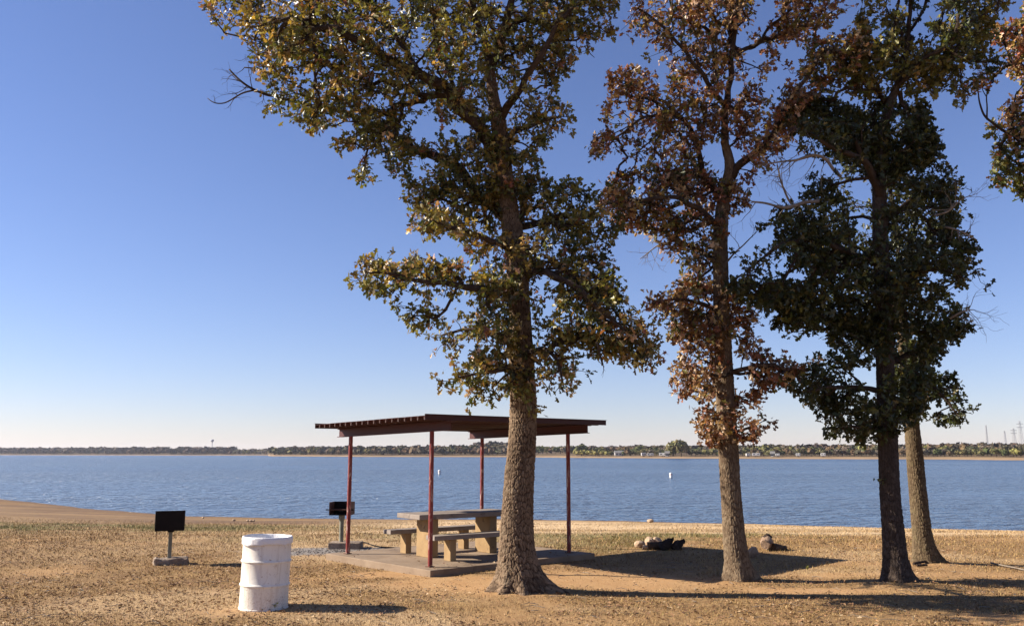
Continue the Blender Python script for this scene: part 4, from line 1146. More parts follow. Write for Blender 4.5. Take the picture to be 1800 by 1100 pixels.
TREE1 = dict(grow=9, seed=11, Y=12.5, base=(0.139, 12.5), label='largest oak in front of the picnic shelter, grey-brown flared trunk, olive and gold leaves', bark='bark1', first=2.9, dmul=1.0, nl=(5, 10), ls=(.072, .110),
    bark_kw=dict(cell=.026, depth=.024, nth=240, step=.011, aspect=3.6, butt=[(-.32, .33, .14, .22), (.35, .10, .14, .25), (3.25, .19, .17, .26), (2.6, .12, .14, .25), (3.95, .13, .12, .24), (4.75, .12, .11, .2), (1.6, .14, .2, .35), (5.4, .12, .10, .16)]),
    trunk=[(920, 1040, 84), (917, 1022, 78), (914, 1005, 71), (911, 985, 64), (909, 960, 59), (908, 930, 56), (910, 880, 52.5), (914, 830, 50), (918, 780, 47.5), (920, 730, 46), (919, 680, 45), (917, 640, 43), (915, 580, 40), (912, 520, 38), (908, 450, 38), (900, 400, 36), (890, 340, 34), (883, 290, 33), (880, 240, 31), (875, 205, 27), (868, 180, 22), (864, 150, 19), (861, 110, 16)],
    limbs=[[(862, 125, 17, 0), (852, 70, 14, .1), (843, 44, 12, .2), (828, 0, 10, .3), (815, -60, 7, .4), (800, -130, 3, .5)],
           [(862, 125, 17, 0), (872, 95, 16, -.1), (880, 70, 15, -.2), (895, 17, 13, -.3), (905, -30, 10, -.3), (920, -110, 6, -.2), (925, -190, 3, 0)],
           [(879, 290, 27, 0), (866, 262, 26, 0), (843, 221, 24, -.15), (811, 192, 22, -.3), (776, 145, 20, -.5), (738, 131, 17, -.6), (697, 113, 16, -.7), (636, 76, 14, -.9), (595, 52, 11, -1.0), (560, 46, 9, -1.0), (530, 79, 6, -1.1), (505, 85, 3, -1.2)],
           [(560, 46, 7, -1.0), (520, 30, 6, -1.1), (470, 45, 4, -1.2), (440, 50, 2.5, -1.2)],
           [(886, 375, 24, .1), (840, 345, 20, .2), (808, 297, 18, .3), (779, 279, 17, .35), (724, 262, 15, .5), (695, 240, 13, .6), (660, 222, 11, .7), (623, 205, 9, .8), (582, 191, 8, .9), (530, 180, 7, .9), (486, 172, 6, .9)],
           [(790, 165, 14, -.4), (744, 169, 12, 0), (713, 155, 10, .2), (672, 142, 8, .4), (640, 150, 6, .5), (600, 140, 4, .7)],
           [(738, 131, 11, -.6), (700, 70, 9, -.2), (660, 20, 7, .2), (640, -40, 4, .4)],
           [(877, 215, 16, 0), (895, 180, 14, -.2), (913, 160, 12, -.4), (945, 110, 11, -.6), (971, 58, 9, -.7), (988, 29, 8, -.7), (1020, 5, 6, -.7), (1045, -15, 3, -.7)],
           [(890, 250, 14, 0), (905, 232, 12, .2), (927, 224, 9, .4), (960, 212, 7, .5), (985, 205, 4, .6)],
           [(880, 320, 12, 0), (850, 230, 10, .7), (800, 160, 9, 1.1), (770, 80, 7, 1.4), (740, 0, 5, 1.6)],
           [(912, 520, 15, 0), (860, 508, 12, -.5), (800, 503, 10, -.9), (740, 492, 7, -1.2), (690, 484, 5, -1.3), (645, 476, 3, -1.4)],
           [(910, 470, 14, 0), (960, 480, 12, -.5), (1010, 500, 10, -.8), (1060, 550, 7, -1.0), (1110, 595, 4, -1.1), (1145, 618, 2.5, -1.2)],
           [(898, 400, 14, 0), (950, 390, 12, .4), (1000, 375, 9, .6), (1050, 380, 5, .8)],
           [(905, 440, 13, 0), (850, 420, 10, -.7), (790, 400, 7, -1.0), (745, 375, 4, -1.2)],
           [(914, 600, 11, 0), (870, 590, 8, .6), (820, 575, 6, .9), (775, 590, 4, 1.1)],
           [(917, 640, 10, 0), (880, 650, 7, -.6), (830, 655, 5, -.8), (805, 662, 3, -1.0)],
           [(917, 620, 10, 0), (960, 610, 8, -.5), (985, 640, 5, -.8), (992, 675, 3, -.9)]],
    polys=[dict(p=[(368, 22), (385, 5), (420, 15), (455, 0), (470, -60), (700, -120), (900, -160), (1075, -60), (1078, 5), (1060, 45), (1025, 75), (1010, 112), (985, 125), (990, 190), (978, 230), (940, 245), (915, 235), (900, 250), (905, 275), (945, 275), (955, 300), (930, 330), (860, 360), (790, 330), (735, 345), (712, 348), (720, 320), (690, 305), (660, 310), (640, 282), (655, 265), (625, 255), (600, 255), (580, 240), (550, 235), (530, 205), (500, 195), (482, 178), (492, 160), (462, 130), (457, 90), (440, 60), (410, 50), (380, 45)], dens=122, h=1.9, gap=.39, gap2=.34),
           dict(p=[(735, 335), (790, 320), (860, 350), (900, 300), (940, 322), (990, 320), (1025, 335), (1070, 355), (1078, 400), (1060, 436), (1040, 440), (1055, 465), (1080, 490), (1095, 520), (1085, 560), (1010, 540), (960, 520), (900, 520), (830, 500), (815, 470), (818, 430), (790, 420), (752, 405), (730, 390), (730, 370), (745, 350)], dens=150, h=1.6, gap=.38, gap2=.33),
           dict(p=[(636, 470), (665, 460), (700, 477), (740, 470), (775, 480), (812, 470), (860, 490), (900, 520), (900, 600), (860, 640), (815, 620), (790, 610), (770, 590), (790, 560), (762, 545), (745, 568), (712, 560), (715, 530), (742, 510), (700, 508), (672, 510), (640, 492)], dens=120, h=1.3, dy=-.6, gap=.40, gap2=.40),
           dict(p=[(930, 520), (1000, 530), (1060, 480), (1085, 500), (1110, 545), (1118, 572), (1150, 600), (1152, 635), (1110, 626), (1080, 606), (1045, 612), (1000, 600), (960, 600)], dens=150, h=1.1, dy=-.7, gap=.38, gap2=.36),
           dict(p=[(800, 640), (840, 620), (900, 600), (960, 600), (1000, 600), (990, 640), (1005, 660), (993, 688), (968, 690), (945, 650), (915, 670), (890, 695), (860, 688), (820, 675), (797, 664)], dens=105, h=1.1, dy=-.3, gap=.42, gap2=.42),
           dict(p=[(920, 690), (945, 682), (958, 700), (955, 725), (942, 715)], dens=60, h=.3, dy=-.3, gap=.3, gap2=.3)],
    colour=col1, odd=.07, oddc=(.27, .16, .05),
    dead=[dict(p=[(490, 172, 6, .9), (470, 166, 5.5, .9), (445, 158, 5, .9), (420, 140, 4, .9), (403, 122, 3, .9)], n=7, L=(.25, .5), mat='limb'), dict(p=[(446, 158, 4, .9), (425, 164, 3.4, .9), (410, 175, 3, .9), (388, 185, 2.6, .9), (376, 182, 2.2, .9), (366, 174, 1.6, .9)], n=4, L=(.1, .3), mat='limb'),
          dict(p=[(480, 130, 4, .6), (455, 122, 3.4, .6), (430, 120, 2.6, .6)], n=4, L=(.1, .3), mat='limb'), dict(p=[(470, 108, 3, .6), (450, 95, 2.4, .6), (434, 84, 1.8, .6)], n=2, L=(.1, .25), mat='limb'),
          dict(p=[(1030, 70, 3, -.7), (1030, 85, 2.4, -.7), (1040, 100, 1.6, -.7), (1047, 103, 1, -.7)], n=0, mat='limb'), dict(p=[(1050, 600, 5, -1), (1054, 620, 4, -1), (1060, 642, 3, -1)], n=1, L=(.1, .2), mat='limb')])

TREE2 = dict(limbd=26, seed=23, Y=13.6, base=(3.36, 13.6), label='second oak from the left, straight tan trunk and russet brown autumn leaves', bark='bark2', first=2.0, dmul=1.0, nl=(5, 10), ls=(.072, .110),
    bark_kw=dict(cell=.026, depth=.016, nth=170, step=.014, aspect=4.2, butt=[(-.3, .15, .14, .35), (3.3, .07, .15, .4), (4.6, .06, .14, .4), (1.5, .1, .15, .4)]),
    trunk=[(1299, 1021, 52), (1297, 1005, 46), (1295, 985, 41), (1290, 940, 37), (1287, 890, 35), (1283, 840, 34), (1280, 780, 33), (1276, 720, 32), (1273, 660, 31), (1270, 600, 30), (1268, 540, 28), (1267, 480, 27), (1266, 420, 26), (1269, 370, 24), (1276, 330, 22), (1284, 295, 19), (1280, 270, 16), (1273, 249, 14)],
    limbs=[[(1280, 275, 15, 0), (1273, 249, 14, 0), (1275, 193, 13, .1), (1284, 138, 11, .1), (1289, 69, 9, 0), (1296, 20, 8, 0), (1300, -50, 5, 0), (1305, -120, 3, 0)],
           [(1284, 310, 15, 0), (1300, 290, 14, -.1), (1338, 262, 12, -.3), (1362, 235, 11, -.4), (1375, 200, 10, -.5), (1395, 160, 8, -.6), (1420, 138, 7, -.7), (1434, 114, 5, -.7)],
           [(1288, 100, 9, 0), (1310, 85, 8, .2), (1338, 76, 7, .4), (1382, 55, 6, .6), (1431, 41, 4, .7), (1462, 22, 3, .8)],
           [(1270, 350, 15, 0), (1250, 325, 12, .1), (1234, 311, 11, .2), (1227, 262, 10, .3), (1213, 221, 9, .3), (1190, 200, 8, .3), (1168, 180, 6, .4), (1130, 160, 4, .4), (1090, 150, 2.5, .4)],
           [(1195, 203, 7, .3), (1160, 200, 6, 0), (1130, 207, 5, -.2), (1095, 235, 4, -.3), (1065, 260, 2.5, -.4)],
           [(1276, 190, 11, .1), (1255, 160, 9, -.2), (1241, 138, 8, -.4), (1215, 105, 7, -.5), (1193, 76, 6, -.6), (1158, 41, 5, -.6), (1124, 17, 3, -.6)],
           [(1268, 400, 13, 0), (1230, 370, 10, -.4), (1190, 345, 8, -.6), (1137, 349, 6, -.8), (1090, 357, 4, -.9), (1066, 360, 2.5, -1)],
           [(1267, 470, 11, 0), (1230, 440, 8, .5), (1190, 420, 6, .7), (1145, 400, 3, .8)],
           [(1268, 550, 10, 0), (1230, 530, 7, -.4), (1185, 525, 5, -.6), (1148, 535, 3, -.7)],
           [(1270, 590, 10, 0), (1310, 560, 7, .4), (1325, 550, 4, .5)],
           [(1273, 660, 10, 0), (1320, 645, 7, -.4), (1360, 640, 5, -.6), (1385, 650, 3, -.7)],
           [(1276, 700, 9, 0), (1235, 680, 7, .4), (1200, 655, 4, .6)],
           [(1279, 760, 7, 0), (1305, 755, 5, -.3), (1330, 745, 3, -.4)]],
    polys=[dict(p=[(1098, 25), (1120, -5), (1150, -90), (1300, -170), (1440, -90), (1470, -20), (1455, 25), (1430, 48), (1400, 62), (1365, 80), (1352, 105), (1340, 140), (1335, 190), (1320, 240), (1300, 260), (1240, 250), (1215, 190), (1195, 130), (1180, 105), (1165, 78), (1140, 60), (1110, 48)], dens=100, h=1.6, gap=.42, gap2=.40),
           dict(p=[(1025, 255), (1040, 235), (1080, 238), (1060, 205), (1055, 188), (1066, 165), (1065, 140), (1110, 115), (1160, 117), (1195, 150), (1208, 172), (1225, 185), (1240, 250), (1250, 330), (1200, 350), (1165, 300), (1140, 285), (1115, 260), (1140, 240), (1150, 222), (1120, 215), (1090, 232), (1075, 262), (1050, 275)], dens=100, h=1.1, dy=0, gap=.40, gap2=.40),
           dict(p=[(1310, 260), (1340, 240), (1360, 195), (1385, 165), (1400, 110), (1450, 65), (1500, 55), (1530, 80), (1500, 150), (1470, 170), (1432, 172), (1405, 205), (1405, 230), (1385, 250), (1350, 282), (1325, 300)], dens=100, h=1.0, dy=-.5, gap=.42, gap2=.40),
           dict(p=[(1068, 355), (1090, 300), (1115, 290), (1135, 305), (1165, 290), (1230, 300), (1290, 310), (1330, 300), (1330, 345), (1310, 365), (1300, 420), (1295, 470), (1290, 540), (1255, 590), (1220, 560), (1190, 515), (1195, 473), (1163, 473), (1163, 432), (1132, 404), (1140, 391), (1085, 388)], dens=130, h=1.4, gap=.39, gap2=.37),
           dict(p=[(1138, 545), (1143, 526), (1175, 528), (1195, 500), (1250, 500), (1290, 540), (1328, 547), (1322, 576), (1310, 610), (1340, 612), (1388, 637), (1390, 678), (1355, 688), (1326, 722), (1310, 700), (1300, 740), (1334, 741), (1332, 764), (1302, 770), (1262, 782), (1224, 763), (1216, 722), (1184, 680), (1196, 641), (1204, 612), (1165, 598), (1183, 560)], dens=125, h=1.1, gap=.40, gap2=.40)],
    colour=col2, odd=.10, oddc=(.30, .18, .085),
    dead=[dict(p=[(1230, 440, 4, .5), (1195, 440, 3.5, .5), (1165, 425, 3, .5), (1145, 440, 2, .5), (1125, 455, 1.2, .5)], n=9, L=(.25, .5), up=-.3), dict(p=[(1268, 470, 5, 0), (1290, 445, 3, -.3), (1312, 428, 2.2, -.4), (1330, 405, 1.2, -.4)], n=5, L=(.2, .4))])

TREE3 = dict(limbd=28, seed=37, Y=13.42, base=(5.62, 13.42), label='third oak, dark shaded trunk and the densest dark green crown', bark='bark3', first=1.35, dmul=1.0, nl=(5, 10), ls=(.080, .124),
    bark_kw=dict(cell=.028, depth=.016, nth=150, step=.015, aspect=4.0, butt=[(-.3, .12, .14, .35), (3.3, .07, .15, .4), (4.6, .06, .14, .4)]),
    trunk=[(1577, 1023, 50), (1575, 1005, 44), (1573, 980, 39), (1570, 930, 36), (1565, 880, 34), (1562, 820, 33), (1560, 760, 32), (1558, 700, 31), (1556, 640, 30), (1554, 570, 29), (1551, 500, 28), (1548, 440, 27), (1546, 380, 25), (1545, 320, 23), (1548, 260, 20), (1556, 210, 18), (1565, 180, 16), (1575, 155, 14)],
    limbs=[[(1568, 178, 14, 0), (1578, 150, 13, 0), (1592, 110, 11, .1), (1597, 60, 9, .1), (1600, 0, 7, .1), (1610, -80, 4, .1)],
           [(1578, 155, 11, 0), (1620, 105, 8, -.3), (1660, 85, 7, -.5), (1680, 60, 7, -.6), (1686, 20, 5, -.6), (1720, -20, 3, -.6)],
           [(1590, 115, 8, .1), (1550, 85, 7, .4), (1510, 75, 5, .6)],
           [(1660, 85, 6, -.5), (1700, 105, 5, -.6), (1735, 110, 3, -.6)],
           [(1546, 350, 15, 0), (1525, 287, 12, -.4), (1489, 269, 10, -.6), (1456, 258, 8, -.8), (1425, 230, 5, -1)],
           [(1547, 400, 13, 0), (1600, 350, 9, .5), (1650, 340, 7, .7), (1685, 360, 4, .8)],
           [(1550, 470, 13, 0), (1490, 440, 10, -.5), (1420, 420, 8, -.8), (1370, 430, 6, -1), (1320, 470, 3, -1.1)],
           [(1552, 520, 12, 0), (1610, 480, 9, -.5), (1660, 470, 6, -.8), (1695, 490, 3, -1)],
           [(1555, 620, 12, 0), (1500, 580, 9, .4), (1450, 550, 7, .6), (1395, 560, 4, .8)],
           [(1557, 690, 11, 0), (1500, 680, 8, -.4), (1450, 680, 6, -.6), (1410, 690, 3, -.7)],
           [(1556, 640, 10, 0), (1600, 620, 8, .5), (1650, 590, 5, .7)],
           [(1560, 760, 8, 0), (1520, 750, 6, -.4), (1475, 750, 4, -.5)]],
    polys=[dict(p=[(1495, 60), (1530, 0), (1540, -80), (1640, -150), (1760, -80), (1765, 40), (1740, 62), (1760, 90), (1750, 120), (1730, 142), (1690, 167), (1678, 170), (1660, 145), (1640, 140), (1620, 165), (1590, 182), (1560, 182), (1505, 165), (1480, 130)], dens=115, h=1.5, c='olive', gap=.40, gap2=.39),
           dict(p=[(1412, 70), (1450, 60), (1500, 62), (1520, 150), (1475, 175), (1450, 160), (1420, 140)], dens=105, h=.9, c='red', gap=.42, gap2=.40),
           dict(p=[(1388, 190), (1450, 175), (1530, 180), (1572, 187), (1625, 165), (1640, 200), (1646, 250), (1630, 282), (1600, 300), (1540, 310), (1495, 285), (1440, 257), (1395, 272), (1383, 230)], dens=230, h=1.5, gap=.36, gap2=.30),
           dict(p=[(1480, 312), (1540, 290), (1600, 290), (1652, 292), (1690, 330), (1700, 380), (1711, 440), (1705, 520), (1696, 582), (1660, 600), (1600, 610), (1540, 600), (1440, 592), (1380, 592), (1360, 560), (1372, 540), (1312, 520), (1290, 500), (1310, 440), (1350, 390), (1385, 350), (1422, 338), (1440, 302)], dens=120, h=1.9, gap=.42, gap2=.42),
           dict(p=[(1440, 590), (1540, 580), (1640, 600), (1620, 700), (1590, 752), (1560, 772), (1520, 786), (1480, 772), (1460, 740), (1450, 720), (1420, 736), (1405, 730), (1430, 690), (1395, 692), (1380, 670), (1420, 642), (1450, 630)], dens=120, h=1.4, gap=.41, gap2=.42),
           dict(p=[(1292, 500), (1315, 435), (1365, 385), (1440, 375), (1450, 570), (1385, 575), (1362, 545), (1320, 525)], dens=95, h=1.0, dy=-.6, gap=.38, gap2=.36),
           dict(p=[(1535, 832), (1546, 834), (1547, 850), (1538, 846)], dens=70, h=.15, gap=0, gap2=0)],
    colour=col3, odd=.03, oddc=(.20, .16, .06),
    dead=[dict(p=[(1480, 310, 6, -.8), (1467, 302, 6, -.8), (1456, 280, 6, -.8), (1434, 271, 5.5, -.8), (1409, 280, 4.5, -.8), (1370, 286, 3, -.8), (1336, 291, 2, -.8)], n=12, L=(.3, .6), up=-.4), dict(p=[(1440, 352, 7, -.6), (1402, 360, 6.5, -.6), (1380, 366, 6, -.6), (1362, 360, 4.5, -.6), (1322, 356, 3, -.6)], n=7, L=(.2, .5), up=-.2),
          dict(p=[(1391, 360, 4, -.6), (1376, 340, 3.4, -.6), (1371, 315, 3, -.6), (1366, 291, 2, -.6)], n=5, L=(.2, .45)),
          dict(p=[(1640, 380, 4, -.5), (1670, 370, 3, -.6), (1690, 350, 2, -.6), (1710, 345, 1.2, -.6)], n=10, L=(.25, .5), up=-.2), dict(p=[(1660, 400, 4, -.5), (1690, 405, 3, -.6), (1715, 422, 1.5, -.6)], n=6, L=(.15, .35)),
          dict(p=[(1670, 560, 4, -.5), (1695, 545, 3, -.6), (1712, 545, 1.5, -.6)], n=10, L=(.25, .5), up=-.5)])

TREE4 = dict(seed=41, Y=15.5, base=(7.0, 15.5), label='rearmost oak, pale mossy trunk leaning left behind the dark oak', bark='bark4', first=2.7, dmul=1.0, nl=(5, 10), ls=(.080, .124),
    bark_kw=dict(cell=.03, depth=.018, nth=140, step=.016, aspect=3.0, butt=[(-.2, .22, .17, .3), (3.2, .10, .17, .4), (4.6, .06, .14, .4)]),
    trunk=[(1629, 993, 40), (1626, 975, 35), (1622, 950, 32), (1617, 900, 30), (1612, 850, 28), (1608, 800, 26.5), (1603, 750, 25), (1598, 700, 24), (1592, 640, 24), (1588, 590, 20), (1585, 540, 14), (1583, 500, 8)],
    limbs=[[(1597, 690, 10, 0), (1630, 670, 8, -.3), (1660, 700, 5, -.5), (1690, 735, 3, -.6)], [(1590, 620, 10, 0), (1630, 590, 8, .4), (1670, 560, 5, .5)],
           [(1586, 560, 10, 0), (1530, 480, 8, .5), (1480, 450, 5, .7)], [(1584, 530, 9, 0), (1630, 420, 7, .4), (1670, 380, 4, .5)], [(1584, 520, 8, 0), (1575, 400, 7, .5), (1560, 300, 6, .6), (1520, 240, 4, .6)]],
    polys=[dict(p=[(1600, 590), (1660, 598), (1650, 640), (1682, 700), (1695, 738), (1670, 738), (1640, 720), (1612, 728), (1590, 720), (1570, 690), (1570, 620)], dens=150, h=1.2, gap=.37, gap2=.33),
           dict(p=[(1440, 330), (1560, 250), (1640, 300), (1690, 400), (1690, 560), (1600, 600), (1480, 560), (1420, 450)], dens=34, h=1.6, dy=.6, gap=.40, gap2=.37),
           dict(p=[(1450, 200), (1560, 190), (1620, 190), (1630, 270), (1540, 290), (1470, 260)], dens=40, h=1.2, dy=.4, gap=.38, gap2=.34)],
    colour=col3, odd=.04, oddc=(.20, .16, .06))

TREE5 = dict(nolimb=(1, 5), limbd=20, seed=53, Y=14.2, base=(9.9, 14.2), label='oak cut by the right edge, only orange-tipped branches in view', bark='bark2', first=3.0, dmul=1.0, nl=(5, 10), ls=(.09, .13),
    bark_kw=dict(cell=.045, depth=.02, nth=70, step=.03, aspect=2.6, butt=[(-.3, .15, .14, .35), (3.3, .07, .15, .4)]),
    trunk=[(2000, 1012, 56), (1998, 980, 44), (1990, 880, 38), (1985, 760, 36), (1980, 620, 33), (1975, 480, 30), (1970, 340, 27), (1965, 200, 22), (1965, 60, 16), (1960, -60, 8)],
    limbs=[[(1970, 380, 16, 0), (1900, 300, 12, -.2), (1840, 260, 9, -.3), (1790, 240, 7, -.3)], [(1790, 240, 7, -.3), (1760, 228, 5, -.3), (1735, 212, 4, -.3), (1722, 185, 3, -.3), (1717, 160, 2, -.3)], [(1966, 240, 14, 0), (1900, 170, 10, .2), (1840, 130, 7, .3), (1790, 100, 4, .3)],
           [(1972, 440, 13, 0), (1900, 380, 9, .2), (1840, 330, 6, .3), (1790, 310, 4, .3)], [(1967, 200, 12, 0), (2050, 120, 9, -.3), (2130, 60, 5, -.4)], [(1735, 212, 3, -.3), (1733, 190, 2.5, -.3), (1734, 165, 2, -.3), (1745, 145, 1.5, -.3)]],
    polys=[dict(p=[(1700, 148), (1720, 136), (1750, 131), (1755, 142), (1735, 152), (1712, 160)], dens=130, h=.3, dy=-.3, gap=.2, gap2=.2),
           dict(p=[(1764, 40), (1790, 28), (1850, -40), (2000, -120), (2150, -40), (2220, 150), (2150, 330), (1990, 420), (1850, 360), (1800, 345), (1770, 330), (1752, 300), (1748, 250), (1735, 232), (1732, 215), (1760, 195), (1775, 180), (1760, 185), (1790, 165), (1800, 140), (1780, 150), (1765, 110)], dens=105, h=1.6, gap=.38, gap2=.36)],
    colour=col5, odd=.08, oddc=(.30, .14, .05))
for T_ in (TREE1, TREE2, TREE3, TREE4, TREE5): build_tree(T_)

# ------------------------------------------------------------------ grass, litter, weeds
def scatter_xy(n, y0, y1, k=0.64, pw=1.0):
    uu = RNG.random(n)
    y = y0 * (y1 / y0) ** uu
    x = RNG.uniform(-1, 1, n) * (k * y + 0.6)
    return x, y
def off_pad(x, y, mrg=0.02):
    a = (x - SH0[0]) * E1[0] + (y - SH0[1]) * E1[1]; b = (x - SH0[0]) * E2[0] + (y - SH0[1]) * E2[1]
    return ~((a > -.25 - mrg) & (a < 3.37 + mrg) & (b > -.35 - mrg) & (b < 2.79 + mrg))
NB = 430000
x, y = scatter_xy(NB, 9.2, 40)
mk_, st_ = masks(x, y)
dn = fbm(np.stack([x, y], -1), 1.6, 4, 61)
keep = (RNG.random(NB) > mk_[:, 0] * .93) & (RNG.random(NB) > mk_[:, 3] * .95) & (RNG.random(NB) > mk_[:, 2]) & (RNG.random(NB) < (sstep(.25, .6, dn) * .8 + .25) * (1 - .6 * st_ * (y > 20))) & off_pad(x, y)
x, y, mk_, st_ = x[keep], y[keep], mk_[keep], st_[keep]
n = len(x); z = ground_z(x, y)
L = RNG.uniform(.022, .06, n) * (1 + .5 * mk_[:, 1]) * np.clip(y / 16, .9, 1.25); W_ = RNG.uniform(.0022, .0048, n) * np.clip(y / 12, .9, 2.2)
az = RNG.uniform(0, 6.283, n); tilt = RNG.uniform(.15, 1.35, n)
dv = np.stack([np.cos(az) * np.sin(tilt), np.sin(az) * np.sin(tilt), np.cos(tilt)], -1)
sd = np.stack([-np.sin(az + RNG.normal(0, .5, n)), np.cos(az), 0 * az], -1) * W_[:, None]
p0 = np.stack([x, y, z - .004], -1)
V = np.stack([p0 - sd, p0 + sd, p0 + dv * L[:, None]], 1).reshape(-1, 3)
dry = np.array([(.36, .245, .112), (.30, .19, .088), (.23, .137, .066), (.43, .31, .155), (.14, .08, .044)])[RNG.choice(5, n, p=[.30, .27, .2, .1, .13])]
gr = np.array([(.12, .125, .038), (.16, .145, .05)])[RNG.integers(0, 2, n)]
cc = np.where((RNG.random(n) < mk_[:, 1] * .8 + .03)[:, None], gr, dry) * RNG.uniform(.8, 1.2, (n, 1))
cc = cc * np.array([1.0, .96, .84])
cc = cc * (1 - .6 * st_[:, None]) + np.array([.56, .42, .25]) * .6 * st_[:, None]
C = np.concatenate([cc, np.ones((n, 1))], 1).repeat(3, 0)
o = link('dry_grass', np_mesh('dry_grass', V, [np.arange(n * 3).reshape(n, 3)], False, {'col': C}), None, M['blade'])
tag(o, 'short dry tan grass covering the shore', 'grass', kind='stuff')

NL = 34000
x, y = scatter_xy(NL, 9.2, 24)
mk_, st_ = masks(x, y)
dn = fbm(np.stack([x, y], -1), .8, 4, 65) + .2 * sstep(-1.0, -3.5, x) * sstep(18, 15, y)
keep = (RNG.random(NL) < sstep(.36, .62, dn) * .95 + .12) & (RNG.random(NL) > mk_[:, 0] * .8) & (RNG.random(NL) > mk_[:, 3] * .7) & (RNG.random(NL) < 1.25 - sstep(16, 24, y)) & off_pad(x, y)
x, y = x[keep], y[keep]; n = len(x)
px_ = RNG.uniform(-.2, 3.3, 110); py_ = np.concatenate([RNG.uniform(-.33, 2.75, 50), -.33 + RNG.random(60) ** 2 * .6])
x = np.concatenate([x, SH0[0] + E1[0] * px_ + E2[0] * py_]); y = np.concatenate([y, SH0[1] + E1[1] * px_ + E2[1] * py_]); n = len(x)
zz_ = ground_z(x, y); zz_[-110:] = .1                       # a few leaves blown onto the slab
pos = np.stack([x, y, zz_ + RNG.uniform(.008, .03, n)], -1)
d = np.stack([RNG.normal(size=n), RNG.normal(size=n), RNG.normal(size=n) * .18], -1)
nr = np.stack([RNG.normal(size=n) * .32 - .12, RNG.normal(size=n) * .32, RNG.uniform(.6, 1, n)], -1)
colr = np.array([(.25, .14, .07), (.20, .108, .055), (.30, .19, .10), (.16, .085, .048), (.36, .26, .155)])[RNG.choice(5, n, p=[.3, .3, .18, .14, .08])] * RNG.uniform(.75, 1.2, (n, 1))
V, Fc, Cv = leaves_mesh(pos, d, nr, RNG.uniform(.024, .056, n), colr)
o = link('fallen_leaves', np_mesh('fallen_leaves', V, [Fc], False, {'col': Cv}), None, M['litter'])
tag(o, 'brown fallen oak leaves scattered over the dry grass', 'leaves', kind='stuff')

b = MB(); rg = random.Random(8)
for k in range(420):
    yy_ = 9.4 * (22 / 9.4) ** rg.random(); xx_ = rg.uniform(-.62, .62) * yy_
    if not off_pad(np.array([xx_]), np.array([yy_]), .3)[0]: continue
    a_, l_ = rg.uniform(0, 6.28), rg.uniform(.06, .28); zz_ = float(ground_z(xx_, yy_)) + .012; bend = rg.uniform(-.3, .3) * l_
    b.tube([(xx_, yy_, zz_), (xx_ + math.cos(a_) * l_ * .5 - math.sin(a_) * bend, yy_ + math.sin(a_) * l_ * .5 + math.cos(a_) * bend, zz_ + .015), (xx_ + math.cos(a_) * l_, yy_ + math.sin(a_) * l_, zz_)], [.0045, .004, .002], 5)
o = b.build('fallen_twigs', M['dead']); tag(o, 'thin fallen twigs scattered over the dry grass', 'twigs', kind='stuff')
# gravel round the rear grill and loose crumbs
b = MB(); rg = random.Random(3)
for k in range(420):
    gx_, gy_ = rg.gauss(-3.5, .75), rg.gauss(17.45, .32)
    if not off_pad(np.array([gx_]), np.array([gy_]))[0]: continue
    s = rg.uniform(.007, .020); b.rock((gx_, gy_, float(ground_z(gx_, gy_)) + s * .3), (s, s, s * .7), k, .4, k, 1)
M['gravel'] = mat_mottle('grey_gravel', (0.20, 0.18, 0.165), (0.11, 0.10, 0.095), 3.0, 0.9, 0.2, 0)
o = b.build('gravel', M['gravel']); tag(o, 'loose grey gravel around the rear grill', 'gravel', kind='stuff')

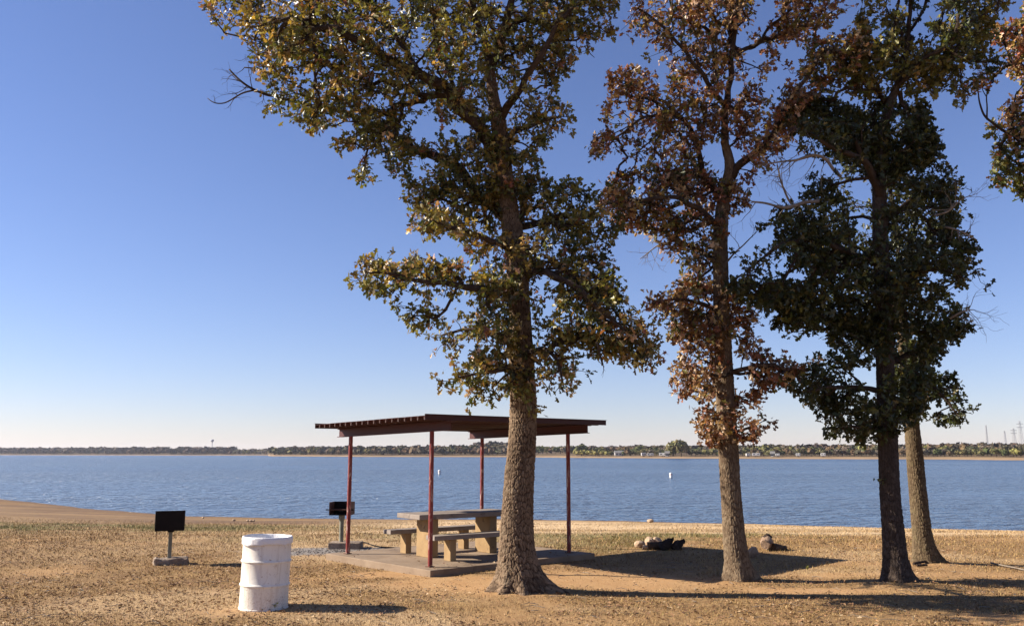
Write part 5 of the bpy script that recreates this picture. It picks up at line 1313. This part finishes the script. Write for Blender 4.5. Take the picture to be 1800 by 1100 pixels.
t = NT('weed_green'); M['weed'] = t.set((0.20, 0.20, 0.045), 0.6, 0.3)
t = NT('weed_dry'); M['weed_dry'] = t.set((0.30, 0.22, 0.125), 0.8, 0.2)
def weed(u, v, h, n, mat, label, seed):
    q = gnd(u, v); z = float(ground_z(q[0], q[1])); r_ = random.Random(seed)
    e = empty('weed_plant', (q[0], q[1], z)); tag(e, label, 'weed')
    st, lf = MB(), MB()
    for k in range(n):
        a = r_.uniform(0, 6.28); sp = r_.uniform(.05, .35) * h; hh = h * r_.uniform(.6, 1)
        pts = [Vector((math.cos(a) * sp * tt ** 1.5, math.sin(a) * sp * tt ** 1.5, hh * tt - .01)) for tt in (0, .33, .66, 1)]
        st.tube(pts, [.0035, .003, .0025, .0015], 5)
        for q2 in range(7):
            tt = r_.uniform(.25, 1); p = pts[min(int(tt * 3), 2)].lerp(pts[min(int(tt * 3) + 1, 3)], tt * 3 % 1)
            dd = Vector((r_.gauss(0, 1), r_.gauss(0, 1), r_.uniform(-.2, .9))).normalized(); x_ = dd.cross(Vector((r_.gauss(0, 1), r_.gauss(0, 1), 1))).normalized()
            s = r_.uniform(.018, .04)
            lf.bm.faces.new([lf.bm.verts.new(p + dd * s * c_ + x_ * s * w_) for c_, w_ in ((0, 0), (.5, .28), (1, 0), (.5, -.28))])
    st.build('stem', M[mat], e); lf.build('leaves', M[mat], e)
weed(482, 1071, .12, 4, 'weed', 'tiny yellow-green weed at the foot of the white barrel', 1)
weed(1377, 967, .14, 5, 'weed', 'small yellow-green weed in the grass right of the log chunk', 2)
weed(1246, 1012, .20, 8, 'weed_dry', 'tall dry weed stalks left of the second oak trunk', 3)
weed(1228, 1010, .12, 5, 'weed_dry', 'short dry weed furthest left of the second oak trunk', 4)
weed(1262, 1010, .16, 7, 'weed_dry', 'dry weed stalks touching the second oak trunk', 5)
weed(1381, 1000, .14, 5, 'weed_dry', 'dry weed in the shadow right of the second oak', 6)
weed(1420, 1002, .10, 4, 'weed', 'low green weed in the sun far right of the second oak', 7)
weed(1662, 1045, .12, 5, 'weed_dry', 'pale dry weed in the shadow right of the dark oak', 8)

# ------------------------------------------------------------------ the air over the lake
hz = bpy.data.materials.new('lake_air'); hz.use_nodes = True
for nd in list(hz.node_tree.nodes):
    if nd.type != 'OUTPUT_MATERIAL': hz.node_tree.nodes.remove(nd)
pv = hz.node_tree.nodes.new('ShaderNodeVolumePrincipled')
pv.inputs['Color'].default_value = (0.82, 0.86, 1.0, 1); pv.inputs['Density'].default_value = 0.00006; pv.inputs['Anisotropy'].default_value = 0.2
hz.node_tree.links.new(pv.outputs[0], hz.node_tree.nodes['Material Output'].inputs['Volume'])
b = MB(); b.box((0, 1500, 28), (16000, 10600, 76)); o = b.build('haze', hz); tag(o, kind='stuff')
